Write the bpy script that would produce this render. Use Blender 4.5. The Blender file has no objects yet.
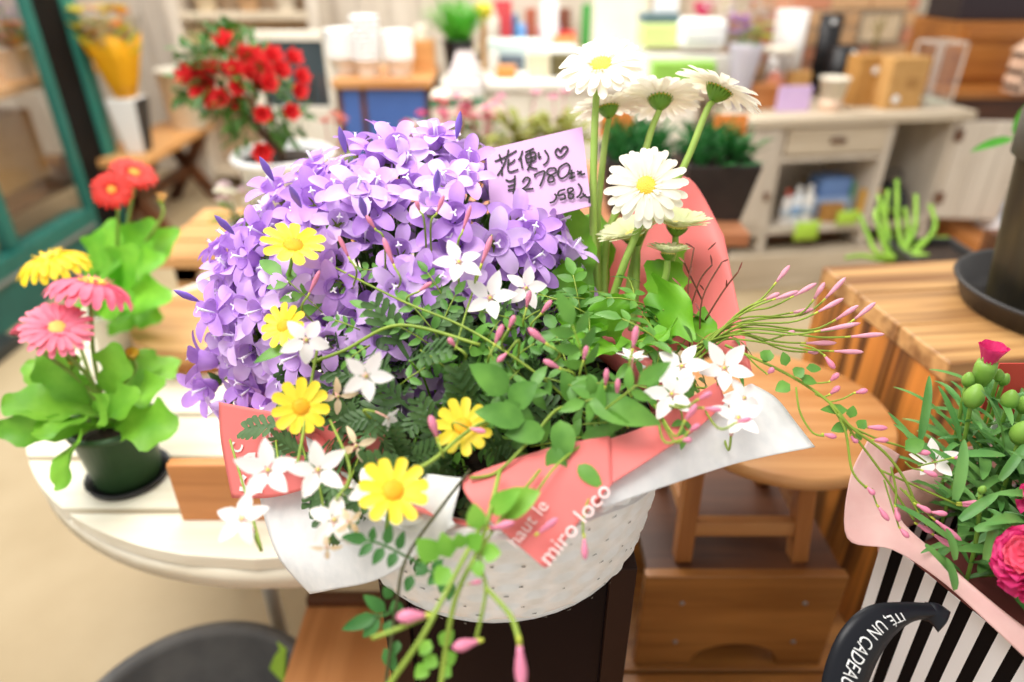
import bpy, bmesh, math, random
from mathutils import Vector, Matrix, Quaternion
random.seed(7)
SC = bpy.context.scene
COL = SC.collection
PI = math.pi

# ---------------------------------------------------------------- camera, world, lights, exposure
PITCH = math.radians(29.5)
EYE = Vector((0, 0, 1.35))
FPX = 24.0 / 36.0 * 1024
cam_data = bpy.data.cameras.new('camera')
cam_data.lens = 24
cam_data.sensor_width = 36
cam_data.clip_start = 0.02
cam_data.dof.use_dof = True
cam_data.dof.focus_distance = 0.60
cam_data.dof.aperture_fstop = 2.2
cam = bpy.data.objects.new('camera', cam_data)
COL.objects.link(cam)
cam.location = EYE
cam.rotation_euler = (PI / 2 - PITCH, 0, 0)
SC.camera = cam

world = bpy.data.worlds.new('shop_daylight')
SC.world = world
world.use_nodes = True
bg = world.node_tree.nodes['Background']
bg.inputs['Color'].default_value = (1.0, 0.975, 0.94, 1)
bg.inputs['Strength'].default_value = 0.66


def area(name, loc, target, size, energy, color):
    l = bpy.data.lights.new(name, 'AREA')
    l.shape = 'SQUARE'
    l.size = size
    l.energy = energy
    l.color = color
    o = bpy.data.objects.new(name, l)
    COL.objects.link(o)
    o.location = loc
    o.rotation_euler = (Vector(target) - Vector(loc)).to_track_quat('-Z', 'Y').to_euler()
    return o


area('ceiling_light_front', (-0.7, 0.3, 3.0), (0.0, 1.0, 0.7), 1.4, 58, (1.0, 0.97, 0.93))
area('ceiling_light_back', (-0.3, 3.0, 3.0), (-0.2, 3.3, 0.5), 2.2, 105, (1.0, 0.97, 0.92))
area('shopfront_daylight', (-3.6, 2.6, 2.6), (-1.0, 2.2, 0.4), 2.0, 78, (0.95, 0.98, 1.0))
SC.view_settings.view_transform = 'Standard'
SC.view_settings.look = 'None'
SC.view_settings.gamma = 1.0
SC.view_settings.use_curve_mapping = False
SC.view_settings.exposure = 0.25


# ---------------------------------------------------------------- measuring from the photograph
def ray(u, v):
    dx = (u - 512) / FPX
    dy = (341 - v) / FPX
    return Vector((dx, math.cos(PITCH) + dy * math.sin(PITCH), -math.sin(PITCH) + dy * math.cos(PITCH)))


def P(u, v, d):
    return EYE + ray(u, v) * d


def PZ(u, v, z):
    r = ray(u, v)
    return EYE + r * ((z - EYE.z) / r.z)


def PY(u, v, y):
    r = ray(u, v)
    return EYE + r * (y / r.y)


def depth_of(p):
    q = Vector(p) - EYE
    return q.y * math.cos(PITCH) - q.z * math.sin(PITCH)


def rect(u0, v0, u1, v1, y):
    """x centre, base z, width, height of an upright thing standing at distance y"""
    a = PY((u0 + u1) / 2, v1, y)
    b = PY((u0 + u1) / 2, v0, y)
    w = (u1 - u0) / FPX * (depth_of(a) + depth_of(b)) / 2
    return a.x, a.z, w, b.z - a.z


# ---------------------------------------------------------------- materials
def lin(h):
    h = h.lstrip('#')
    c = [int(h[i:i + 2], 16) / 255 for i in (0, 2, 4)]
    return tuple((x / 12.92 if x <= 0.04045 else ((x + 0.055) / 1.055) ** 2.4) for x in c) + (1,)


MATS = {}


def mat(name, c, rough=0.55, c2=None, scale=30, trans=0.0, metal=0.0, bump=0.0, spec=0.4, stretch=None, coat=0.0):
    if name in MATS:
        return MATS[name]
    m = bpy.data.materials.new(name)
    MATS[name] = m
    m.use_nodes = True
    nt = m.node_tree
    b = nt.nodes['Principled BSDF']
    out = nt.nodes['Material Output']
    b.inputs['Roughness'].default_value = rough
    b.inputs['Metallic'].default_value = metal
    b.inputs['Specular IOR Level'].default_value = spec
    b.inputs['Coat Weight'].default_value = coat
    tc = nt.nodes.new('ShaderNodeTexCoord')
    mp = nt.nodes.new('ShaderNodeMapping')
    nt.links.new(tc.outputs['Object'], mp.inputs['Vector'])
    if stretch:
        mp.inputs['Scale'].default_value = stretch
    nz = nt.nodes.new('ShaderNodeTexNoise')
    nz.inputs['Scale'].default_value = scale
    nz.inputs['Detail'].default_value = 5
    nt.links.new(mp.outputs['Vector'], nz.inputs['Vector'])
    rp = nt.nodes.new('ShaderNodeValToRGB')
    rp.color_ramp.elements[0].position = 0.35
    rp.color_ramp.elements[1].position = 0.66
    rp.color_ramp.elements[0].color = lin(c)
    rp.color_ramp.elements[1].color = lin(c2 or c)
    nt.links.new(nz.outputs['Fac'], rp.inputs['Fac'])
    nt.links.new(rp.outputs['Color'], b.inputs['Base Color'])
    if bump:
        bp = nt.nodes.new('ShaderNodeBump')
        bp.inputs['Strength'].default_value = bump
        bp.inputs['Distance'].default_value = 0.01
        nt.links.new(nz.outputs['Fac'], bp.inputs['Height'])
        nt.links.new(bp.outputs['Normal'], b.inputs['Normal'])
    if trans:
        tr = nt.nodes.new('ShaderNodeBsdfTranslucent')
        nt.links.new(rp.outputs['Color'], tr.inputs['Color'])
        mx = nt.nodes.new('ShaderNodeMixShader')
        mx.inputs[0].default_value = trans
        nt.links.new(b.outputs[0], mx.inputs[1])
        nt.links.new(tr.outputs[0], mx.inputs[2])
        nt.links.new(mx.outputs[0], out.inputs['Surface'])
    return m


def wood(name, c1, c2, c3=None, grain='x', fine=60, rough=0.5, burn=0.0, bump=0.15, coarse=9.0):
    """grain runs along the given local axis"""
    if name in MATS:
        return MATS[name]
    m = bpy.data.materials.new(name)
    MATS[name] = m
    m.use_nodes = True
    nt = m.node_tree
    b = nt.nodes['Principled BSDF']
    b.inputs['Roughness'].default_value = rough
    tc = nt.nodes.new('ShaderNodeTexCoord')

    def layer(s, along):
        mp = nt.nodes.new('ShaderNodeMapping')
        sc = [s, s, s]
        sc['xyz'.index(grain)] = along
        mp.inputs['Scale'].default_value = sc
        nt.links.new(tc.outputs['Object'], mp.inputs['Vector'])
        n = nt.nodes.new('ShaderNodeTexNoise')
        n.inputs['Scale'].default_value = 1.0
        n.inputs['Detail'].default_value = 4
        n.inputs['Distortion'].default_value = 0.6
        nt.links.new(mp.outputs['Vector'], n.inputs['Vector'])
        return n
    n1 = layer(fine, 2.5)
    n2 = layer(coarse, 1.3)
    r1 = nt.nodes.new('ShaderNodeValToRGB')
    r1.color_ramp.elements[0].position = 0.40
    r1.color_ramp.elements[1].position = 0.60
    r1.color_ramp.elements[0].color = lin(c2)
    r1.color_ramp.elements[1].color = lin(c1)
    nt.links.new(n1.outputs['Fac'], r1.inputs['Fac'])
    r2 = nt.nodes.new('ShaderNodeValToRGB')
    r2.color_ramp.elements[0].position = 0.42 + burn * 0.02
    r2.color_ramp.elements[1].position = 0.58
    r2.color_ramp.elements[0].color = lin(c3 or c2)
    r2.color_ramp.elements[1].color = lin(c1)
    nt.links.new(n2.outputs['Fac'], r2.inputs['Fac'])
    mx = nt.nodes.new('ShaderNodeMixRGB')
    mx.inputs[0].default_value = 0.55 + 0.2 * burn
    nt.links.new(r1.outputs['Color'], mx.inputs[1])
    nt.links.new(r2.outputs['Color'], mx.inputs[2])
    nt.links.new(mx.outputs['Color'], b.inputs['Base Color'])
    bp = nt.nodes.new('ShaderNodeBump')
    bp.inputs['Strength'].default_value = bump
    bp.inputs['Distance'].default_value = 0.004
    nt.links.new(n1.outputs['Fac'], bp.inputs['Height'])
    nt.links.new(bp.outputs['Normal'], b.inputs['Normal'])
    return m


def glass(name, tint='#ffffff', rough=0.02, mixf=0.12):
    if name in MATS:
        return MATS[name]
    m = bpy.data.materials.new(name)
    MATS[name] = m
    m.use_nodes = True
    nt = m.node_tree
    out = nt.nodes['Material Output']
    nt.nodes.remove(nt.nodes['Principled BSDF'])
    t = nt.nodes.new('ShaderNodeBsdfTransparent')
    t.inputs['Color'].default_value = lin(tint)
    g = nt.nodes.new('ShaderNodeBsdfGlossy')
    g.inputs['Roughness'].default_value = rough
    mx = nt.nodes.new('ShaderNodeMixShader')
    mx.inputs[0].default_value = mixf
    nt.links.new(t.outputs[0], mx.inputs[1])
    nt.links.new(g.outputs[0], mx.inputs[2])
    nt.links.new(mx.outputs[0], out.inputs['Surface'])
    return m


# ---------------------------------------------------------------- mesh builder
def frame_of(n, hint=Vector((0, 0, 1))):
    n = Vector(n).normalized()
    a = n.cross(hint)
    if a.length < 1e-4:
        a = n.cross(Vector((1, 0, 0)))
    a.normalize()
    return a, n.cross(a).normalized()


class MB:
    def __init__(self):
        self.v = []
        self.f = []
        self.m = []

    def add(self, vs, fs, mi=0):
        k = len(self.v)
        self.v += [Vector(p) for p in vs]
        self.f += [tuple(i + k for i in f) for f in fs]
        self.m += [mi] * len(fs)
        return self

    def box(self, x0, y0, z0, x1, y1, z1, mi=0):
        vs = [(x0, y0, z0), (x1, y0, z0), (x1, y1, z0), (x0, y1, z0), (x0, y0, z1), (x1, y0, z1), (x1, y1, z1), (x0, y1, z1)]
        return self.add(vs, [(3, 2, 1, 0), (4, 5, 6, 7), (0, 1, 5, 4), (1, 2, 6, 5), (2, 3, 7, 6), (3, 0, 4, 7)], mi)

    def bar(self, p, q, w, h, mi=0, hint=Vector((0, 0, 1))):
        p, q = Vector(p), Vector(q)
        a, b = frame_of(q - p, hint)
        vs = []
        for c in (p, q):
            for s, t in ((-1, -1), (1, -1), (1, 1), (-1, 1)):
                vs.append(c + a * w / 2 * s + b * h / 2 * t)
        return self.add(vs, [(0, 1, 2, 3), (7, 6, 5, 4), (0, 4, 5, 1), (1, 5, 6, 2), (2, 6, 7, 3), (3, 7, 4, 0)], mi)

    def prism(self, poly, axis_a, axis_b, axis_n, org, thick, mi=0):
        """extrude a 2D outline lying in axis_a/axis_b by thick along axis_n"""
        org, A, B, N = Vector(org), Vector(axis_a), Vector(axis_b), Vector(axis_n)
        n = len(poly)
        vs = [org + A * x + B * y for x, y in poly] + [org + A * x + B * y + N * thick for x, y in poly]
        fs = [tuple(range(n - 1, -1, -1)), tuple(range(n, 2 * n))]
        for i in range(n):
            j = (i + 1) % n
            fs.append((i, j, n + j, n + i))
        return self.add(vs, fs, mi)

    def tube(self, pts, rad, seg=6, mi=0, cap=True):
        pts = [Vector(p) for p in pts]
        n = len(pts)
        rad = rad if isinstance(rad, (list, tuple)) else [rad] * n
        vs, fs = [], []
        t0 = (pts[1] - pts[0]).normalized()
        a, b = frame_of(t0)
        for i, p in enumerate(pts):
            t = (pts[min(i + 1, n - 1)] - pts[max(i - 1, 0)]).normalized()
            a = (a - t * a.dot(t))
            if a.length < 1e-5:
                a, _ = frame_of(t)
            a.normalize()
            b = t.cross(a)
            for k in range(seg):
                an = 2 * PI * k / seg
                vs.append(p + (a * math.cos(an) + b * math.sin(an)) * rad[i])
        for i in range(n - 1):
            for k in range(seg):
                l = (k + 1) % seg
                fs.append((i * seg + k, i * seg + l, (i + 1) * seg + l, (i + 1) * seg + k))
        if cap:
            fs.append(tuple(range(seg - 1, -1, -1)))
            fs.append(tuple((n - 1) * seg + k for k in range(seg)))
        return self.add(vs, fs, mi)

    def lathe(self, prof, seg=32, org=(0, 0, 0), mi=0, closed=False, sx=1.0, sy=1.0):
        """profile of (radius, z); round the z axis"""
        o = Vector(org)
        vs, fs = [], []
        n = len(prof)
        for r, z in prof:
            for k in range(seg):
                a = 2 * PI * k / seg
                vs.append(o + Vector((r * sx * math.cos(a), r * sy * math.sin(a), z)))
        for i in range(n - 1):
            for k in range(seg):
                l = (k + 1) % seg
                fs.append((i * seg + k, i * seg + l, (i + 1) * seg + l, (i + 1) * seg + k))
        if closed:
            for k in range(seg):
                l = (k + 1) % seg
                fs.append(((n - 1) * seg + k, (n - 1) * seg + l, l, k))
        else:
            if prof[0][0] > 1e-5:
                fs.append(tuple(range(seg - 1, -1, -1)))
            if prof[-1][0] > 1e-5:
                fs.append(tuple((n - 1) * seg + k for k in range(seg)))
        return self.add(vs, fs, mi)

    def grid(self, rows, mi=0):
        k = len(rows[0])
        vs = [p for r in rows for p in r]
        fs = []
        for i in range(len(rows) - 1):
            for j in range(k - 1):
                fs.append((i * k + j, i * k + j + 1, (i + 1) * k + j + 1, (i + 1) * k + j))
        return self.add(vs, fs, mi)

    def blade(self, p, d, n, L, W, prof, bend=0.2, cup=0.2, seg=5, mi=0, wave=0.0):
        """a leaf or petal: prof(t) is the half width (0..1), d the way it runs, n its upper side"""
        p, d, n = Vector(p), Vector(d).normalized(), Vector(n)
        n = (n - d * n.dot(d))
        if n.length < 1e-4:
            n = frame_of(d)[0]
        n.normalize()
        s = d.cross(n)
        rows = []
        for i in range(seg + 1):
            t = math.sin(PI / 2 * i / seg)
            ang = bend * t
            c = p + d * (L * (math.sin(ang) / bend if abs(bend) > 1e-3 else t)) - n * (L * ((1 - math.cos(ang)) / bend if abs(bend) > 1e-3 else 0))
            nn = n * math.cos(ang) + d * math.sin(ang)
            w = W * 0.5 * max(prof(t), 0.02)
            wv = math.sin(t * 17.0) * wave * w
            rows.append([c - s * w + nn * (cup * w + wv), c - s * w * 0.5 + nn * (cup * w * 0.3), c, c + s * w * 0.5 + nn * (cup * w * 0.3), c + s * w + nn * (cup * w - wv)])
        return self.grid(rows, mi)

    def build(self, name, mats, parent=None, world=None, smooth=True, bevel=0.0, solid=0.0, loc=None, bevel_seg=2):
        off = Vector((0, 0, 0))
        if world is not None:
            off = Vector(world)
        me = bpy.data.meshes.new(name)
        me.from_pydata([tuple(p - off) for p in self.v], [], self.f)
        for m in (mats if isinstance(mats, (list, tuple)) else [mats]):
            me.materials.append(m)
        if any(self.m):
            me.polygons.foreach_set('material_index', self.m)
        if smooth:
            me.polygons.foreach_set('use_smooth', [True] * len(self.f))
        me.validate()
        me.update()
        o = bpy.data.objects.new(name, me)
        COL.objects.link(o)
        if parent is not None:
            o.parent = parent
        if loc is not None:
            o.location = loc
        if solid:
            s = o.modifiers.new('thickness', 'SOLIDIFY')
            s.thickness = solid
            s.offset = 0
        if bevel:
            b = o.modifiers.new('edges', 'BEVEL')
            b.width = bevel
            b.segments = bevel_seg
            b.limit_method = 'ANGLE'
        if smooth and not bevel:
            pass
        return o


def tag(o, label=None, cat=None, group=None, kind=None):
    if label:
        o['label'] = label
    if cat:
        o['category'] = cat
    if group:
        o['group'] = group
    if kind:
        o['kind'] = kind
    return o


def empty(name, loc=(0, 0, 0), label=None, cat=None, group=None, rz=0.0, kind=None):
    o = bpy.data.objects.new(name, None)
    o.empty_display_size = 0.05
    COL.objects.link(o)
    o.location = loc
    o.rotation_euler = (0, 0, rz)
    return tag(o, label, cat, group, kind)


def share(src, name, parent, loc, rot=None, scale=1.0):
    """a copy of one built piece, sharing its mesh, with copies of its own pieces"""
    o = src.copy()
    o.name = name
    COL.objects.link(o)
    o.parent = parent
    o.location = loc
    if rot is not None:
        o.rotation_mode = 'QUATERNION'
        o.rotation_quaternion = rot
    o.scale = (scale, scale, scale)
    for ch in src.children:
        c = ch.copy()
        COL.objects.link(c)
        c.parent = o
    return o


def aim(n, spin=0.0):
    """rotation that turns local z to n"""
    q = Vector((0, 0, 1)).rotation_difference(Vector(n).normalized())
    return q @ Quaternion((0, 0, 1), spin)


def rnd(a, b):
    return random.uniform(a, b)


def rdir():
    z = rnd(-1, 1)
    a = rnd(0, 2 * PI)
    r = math.sqrt(1 - z * z)
    return Vector((r * math.cos(a), r * math.sin(a), z))


def curve(pts, n=8):
    """smooth line through points (Catmull-Rom)"""
    pts = [Vector(p) for p in pts]
    if len(pts) < 3:
        return [pts[0].lerp(pts[-1], i / n) for i in range(n + 1)]
    out = []
    for i in range(len(pts) - 1):
        p0 = pts[max(i - 1, 0)]
        p1, p2 = pts[i], pts[i + 1]
        p3 = pts[min(i + 2, len(pts) - 1)]
        for k in range(n):
            t = k / n
            out.append(0.5 * ((2 * p1) + (p2 - p0) * t + (2 * p0 - 5 * p1 + 4 * p2 - p3) * t * t + (3 * p1 - p0 - 3 * p2 + p3) * t ** 3))
    out.append(pts[-1])
    return out


def cloth(ctrl, n=6):
    """smooth sheet through a grid of points"""
    rows = [curve(r, n) for r in ctrl]
    cols = list(zip(*rows))
    cols = [curve(c, n) for c in cols]
    return [list(r) for r in zip(*cols)]


# outlines of leaves and petals
def ovate(t):
    return math.sin(PI * min(1, t ** 0.75)) ** 0.8 if 0 < t < 1 else 0.0


def strap(t):
    if t < 0.15:
        return 0.45 + t / 0.15 * 0.4
    if t > 0.8:
        return math.sqrt(max(0, 1 - ((t - 0.8) / 0.2) ** 2)) * 0.98
    return 0.85 + 0.13 * math.sin((t - 0.15) / 0.65 * PI / 2)


def lance(t):
    return max(0.0, (1 - t) ** 0.6 * (0.45 + 0.9 * t) if t > 0.02 else 0.3)


def spoon(t):
    b = 0.16 if t < 0.28 else 0.16 + 0.84 * math.sin(min(1, (t - 0.28) / 0.5) * PI / 2)
    if t > 0.78:
        b *= math.sqrt(max(0.0, 1 - ((t - 0.78) / 0.22) ** 2))
    return b


def lobe(t):
    return (0.78 + 0.5 * t) * max(0.0, 1 - t ** 2.2) ** 0.7


def lobed(t):
    b = spoon(t)
    return b * (0.86 + 0.16 * math.sin(t * 26))


# ---------------------------------------------------------------- letters as flat meshes
def text_mesh(s, size):
    cu = bpy.data.curves.new('lettering', 'FONT')
    cu.body = s
    cu.size = size
    cu.resolution_u = 3
    o = bpy.data.objects.new('lettering', cu)
    COL.objects.link(o)
    dg = bpy.context.evaluated_depsgraph_get()
    me = bpy.data.meshes.new_from_object(o.evaluated_get(dg))
    vs = [v.co.copy() for v in me.vertices]
    fs = [tuple(p.vertices) for p in me.polygons]
    bpy.data.objects.remove(o)
    bpy.data.curves.remove(cu)
    bpy.data.meshes.remove(me)
    return vs, fs


def stroke(mb, pts, w, fn):
    """a pen stroke (flat ribbon) through 2D points, mapped to the surface by fn"""
    pts = curve([Vector((x, y, 0)) for x, y in pts], 5)
    rows = []
    for i, p in enumerate(pts):
        t = (pts[min(i + 1, len(pts) - 1)] - pts[max(i - 1, 0)])
        t = t.normalized() if t.length > 1e-9 else Vector((1, 0, 0))
        s = Vector((-t.y, t.x, 0))
        rows.append([fn((p + s * w / 2).x, (p + s * w / 2).y), fn((p - s * w / 2).x, (p - s * w / 2).y)])
    mb.grid(rows)


def hit(u, v, c, r, off=1.0):
    """where the line of sight meets an ellipsoid (else its nearest pass)"""
    d = ray(u, v)
    o = EYE - Vector(c)
    D = Vector((d.x / r[0], d.y / r[1], d.z / r[2])) / off
    O = Vector((o.x / r[0], o.y / r[1], o.z / r[2])) / off
    a, b, cc = D.dot(D), 2 * O.dot(D), O.dot(O) - 1
    disc = b * b - 4 * a * cc
    t = (-b - math.sqrt(disc)) / (2 * a) if disc > 0 else -b / (2 * a)
    return EYE + d * t


def ell_normal(p, c, r):
    q = Vector(p) - Vector(c)
    return Vector((q.x / r[0] ** 2, q.y / r[1] ** 2, q.z / r[2] ** 2)).normalized()

# ---------------------------------------------------------------- the setting
W_OAK = wood('warm oak', '#d9a468', '#b87d42', '#c98f52', fine=70, grain='x')
W_PINE = wood('pale pine', '#dfa96e', '#bd844b', '#cc965c', fine=60, grain='x', rough=0.45)
W_PINEY = wood('pale pine lengthwise', '#dfa96e', '#bd844b', '#cc965c', fine=60, grain='y', rough=0.45)
W_STOOL = wood('honey stool wood', '#cb965f', '#a66b36', '#b67c46', fine=55, grain='x', rough=0.4)
W_STOOLZ = wood('honey stool wood upright', '#b87a42', '#8d5526', '#a0642f', fine=55, grain='z', rough=0.4)
W_BURN = wood('scorched cedar top', '#c99c64', '#946332', '#6b4323', fine=50, grain='x', burn=0.4, rough=0.45, coarse=22)
W_BURNZ = wood('scorched cedar end', '#d08538', '#8a4c18', '#1e0e05', fine=60, grain='z', burn=0.7, rough=0.45, coarse=34)
W_ORANGE = wood('orange cedar', '#d08c50', '#ad6a33', '#b97740', fine=40, grain='x', rough=0.5, coarse=6)
W_ORANGEY = wood('orange cedar lengthwise', '#d3925a', '#b3723c', '#bd7d46', fine=40, grain='y', rough=0.5, coarse=6)
W_STEP = wood('worn step board', '#b47a3c', '#744619', '#8e5926', fine=32, grain='x', rough=0.38, coarse=12)
W_DARK = wood('dark walnut', '#6b3f22', '#4a2813', '#3a1f0f', fine=40, grain='x')
W_CHEST = wood('brown chest wood', '#bd7a34', '#96571f', '#8a4f1c', fine=30, grain='x')
W_WASH = wood('whitewashed boards', '#d9cfc0', '#bdb0a0', '#c8bcab', fine=50, grain='z', rough=0.7)
W_WASHX = wood('whitewashed planks', '#d3c5ae', '#b2a188', '#c2b29a', fine=50, grain='x', rough=0.7)
W_WHITE = wood('worn white paint', '#eee7d4', '#dccfb4', '#e5dcc6', fine=40, grain='x', rough=0.5)
WHITE = mat('white plastic', '#f2f2f0', 0.4, '#ebebea', 4)
OFFW = mat('off white paint', '#ece6d8', 0.6, '#e2dac8', 6)
CREAM = mat('cream paint', '#e4dccb', 0.6, '#dad0bc', 6)
BLACK = mat('black plastic', '#1b1a1c', 0.4, '#232224', 10)
DARK = mat('charcoal plastic', '#2c2a2a', 0.45, '#373432', 12)
TEAL = mat('teal paint', '#22695e', 0.45, '#1d5d53', 6)
TEALD = mat('deep teal panel', '#1f5f57', 0.5, '#1b554e', 5)
GREYM = mat('grey metal', '#9da0a0', 0.35, '#8f9293', 10, metal=0.5)
KRAFT = mat('kraft paper', '#c79a5e', 0.75, '#bb8d50', 30)
KRAFT2 = mat('darker kraft card', '#b98848', 0.75, '#ab7a3c', 30)
BLUE = mat('blue panel', '#4a6db3', 0.5, '#4566aa', 5)
LILAC = mat('lilac card', '#d9bde6', 0.6, '#d3b4e2', 20)
LIME = mat('lime paper', '#b7dd4e', 0.6, '#a9d342', 20)
GLASS = glass('clear glass')
LGREEN = mat('leaf green', '#4c9a2a', 0.45, '#3a8420', 40, trans=0.25)
DGREEN = mat('dark leaf green', '#2f6426', 0.45, '#24521e', 40, trans=0.2)
SOIL = mat('potting soil', '#3a2a1e', 0.9, '#261b13', 90, bump=0.6)

m = mat('concrete floor', '#b8a584', 0.6, '#a89472', 2.2, bump=0.05)
fl = MB().grid([[Vector((x * 0.5 - 4.5, y * 0.5 - 1, 0)) for x in range(17)] for y in range(14)])
tag(fl.build('floor', m), 'beige concrete shop floor', kind='structure')

b = MB()
for i in range(26):
    x = -4.4 + i * 0.2
    b.box(x + 0.004, 4.9, 0, x + 0.196, 4.96, 2.6)
b.box(-4.4, 4.93, 0, 0.8, 5.0, 2.6)
tag(b.build('wall_back', W_WASH, smooth=False), 'whitewashed vertical boards at the back of the shop', kind='structure')
b = MB().box(0.8, 4.9, 0, 3.6, 5.0, 2.6)
tag(b.build('wall_rear', mat('rear plaster', '#d8cbb6', 0.8, '#cfc0a8', 3), smooth=False), 'beige plaster at the rear', kind='structure')

# brick wall standing behind the weathered cabinet, turned with it
CAB = Vector((1.088, 2.90, 0))
CAB_A = math.radians(10)
CX = Vector((math.cos(CAB_A), math.sin(CAB_A), 0))
CY = Vector((-math.sin(CAB_A), math.cos(CAB_A), 0))


def cab(s, t, z):
    return CAB + CX * s + CY * t + Vector((0, 0, z))


br = empty('wall_brick', cab(0, 0.52, 0), kind='structure', rz=CAB_A)
mb = MB()
random.seed(3)
BRICKS = [mat('pale pink brick', '#dca283', 0.85, '#cf9473', 40, bump=0.2), mat('buff brick', '#dcb285', 0.85, '#cfa274', 40, bump=0.2), mat('salmon brick', '#d69474', 0.85, '#c98664', 40, bump=0.2)]
for r in range(20):
    z = r * 0.075
    for k in range(5):
        x = -0.02 + k * 0.2 + (0.1 if r % 2 else 0)
        if x > 0.9:
            continue
        mb.box(x + 0.005, rnd(-0.004, 0.004), z + 0.005, min(x + 0.195, 0.93), 0.08, z + 0.07, random.randrange(3))
mb.build('bricks', BRICKS, br, smooth=False, bevel=0.003)
MB().box(-0.02, 0.01, 0, 0.93, 0.09, 1.5).build('mortar', mat('mortar', '#cfc0ac', 0.9, '#c4b49e', 40), br, smooth=False)

# storefront on the left: glass over a teal base, closed by a teal post
wx = -2.12
wl = empty('window_1', (wx, 3.0, 0), kind='structure')
b = MB().box(-0.05, -3.0, 0.0, 0.05, 0.22, 0.20)
b.build('base_panel', TEALD, wl, smooth=False, bevel=0.004)
b = MB().box(-0.035, -3.0, 0.20, 0.06, 0.22, 0.27)
b.build('bottom_rail', TEAL, wl, smooth=False, bevel=0.004)
b = MB().box(0.05, -3.0, 0.185, 0.065, 0.22, 0.20)
b.build('trim_strip', GREYM, wl, smooth=False)
b = MB().box(-0.02, -0.33, 0.27, 0.03, -0.27, 2.4)
b.build('mullion', TEAL, wl, smooth=False, bevel=0.003)
b = MB().box(-0.004, -3.0, 0.27, 0.004, 0.22, 2.4)
b.build('pane', GLASS, wl, smooth=False)
tag(MB().box(-0.06, -1.6, 0, 0.06, 0.7, 0.05).build('trim_3', mat('black granite kerb', '#1d1f20', 0.4, '#3a3f3e', 60), smooth=False, bevel=0.004, loc=(-2.0, 1.66, 0)), 'dark stone kerb along the shop window', kind='structure')
po = empty('door_1', (wx, 3.27, 0), kind='structure')
MB().box(0.0, -0.02, 0, 0.035, 0.03, 2.4).build('door_stile', TEAL, po, smooth=False, bevel=0.003)
MB().box(-0.01, 0.03, 0, 0.030, 0.24, 2.4).build('door_gap', mat('black rubber', '#15110f', 0.7, '#110e0c', 8, spec=0.15), po, smooth=False)
MB().box(-0.01, 0.24, 0, 0.05, 0.34, 2.4).build('door_frame', mat('lighter teal paint', '#2f7d6e', 0.45, '#2a7265', 6), po, smooth=False, bevel=0.003)
tag(MB().box(-3.75, 0.5, 0, -3.7, 4.9, 2.6).build('wall_left', mat('tan outer wall', '#b99a74', 0.8, '#a88860', 3), smooth=False), 'tan wall behind the shop window', kind='structure')
# pillar at the back of the counter
tag(MB().box(-0.13, -0.1, 0, 0.13, 0.1, 2.4).build('trim_1', mat('cream pillar paint', '#e6e2d0', 0.6, '#ddd8c4', 5), smooth=False, bevel=0.01, loc=(PY(619, 40, 3.7).x, 3.75, 0)), 'cream pillar', kind='structure')


# ---------------------------------------------------------------- simple builders used through the shop
def boxy(name, label, cat, x, y, z, w, d, h, m, bevel=0.004, rz=0.0, group=None):
    o = MB().box(-w / 2, -d / 2, 0, w / 2, d / 2, h).build(name, m, smooth=False, bevel=bevel, loc=(x, y, z))
    o.rotation_euler = (0, 0, rz)
    return tag(o, label, cat, group)


def lathed(name, label, cat, x, y, z, prof, m, seg=28, group=None):
    o = MB().lathe(prof, seg).build(name, m, loc=(x, y, z))
    return tag(o, label, cat, group)


def pot_profile(r0, r1, h, lip=0.004, wall=0.003):
    return [(0.0, 0.0), (r0 * 0.96, 0.0), (r0, 0.003), (r1, h - lip * 3), (r1 + lip, h - lip * 3), (r1 + lip, h), (r1 - wall, h), (r1 - wall - 0.001, h - 0.01), (r0 - wall, wall + h * 0.02), (0.0, wall + h * 0.02)]


def bottle(name, label, x, y, z, r, h, m, capm, cat='bottle', group=None):
    t = empty(name, (x, y, z), label, cat, group)
    MB().lathe([(0, 0), (r * 0.95, 0), (r, 0.004), (r, h * 0.66), (r * 0.8, h * 0.76), (r * 0.4, h * 0.8), (r * 0.4, h * 0.84), (0, h * 0.84)], 16).build('body', m, t)
    MB().lathe([(0, h * 0.82), (r * 0.5, h * 0.82), (r * 0.45, h), (0, h)], 14).build('cap', capm, t)
    return t


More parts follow.
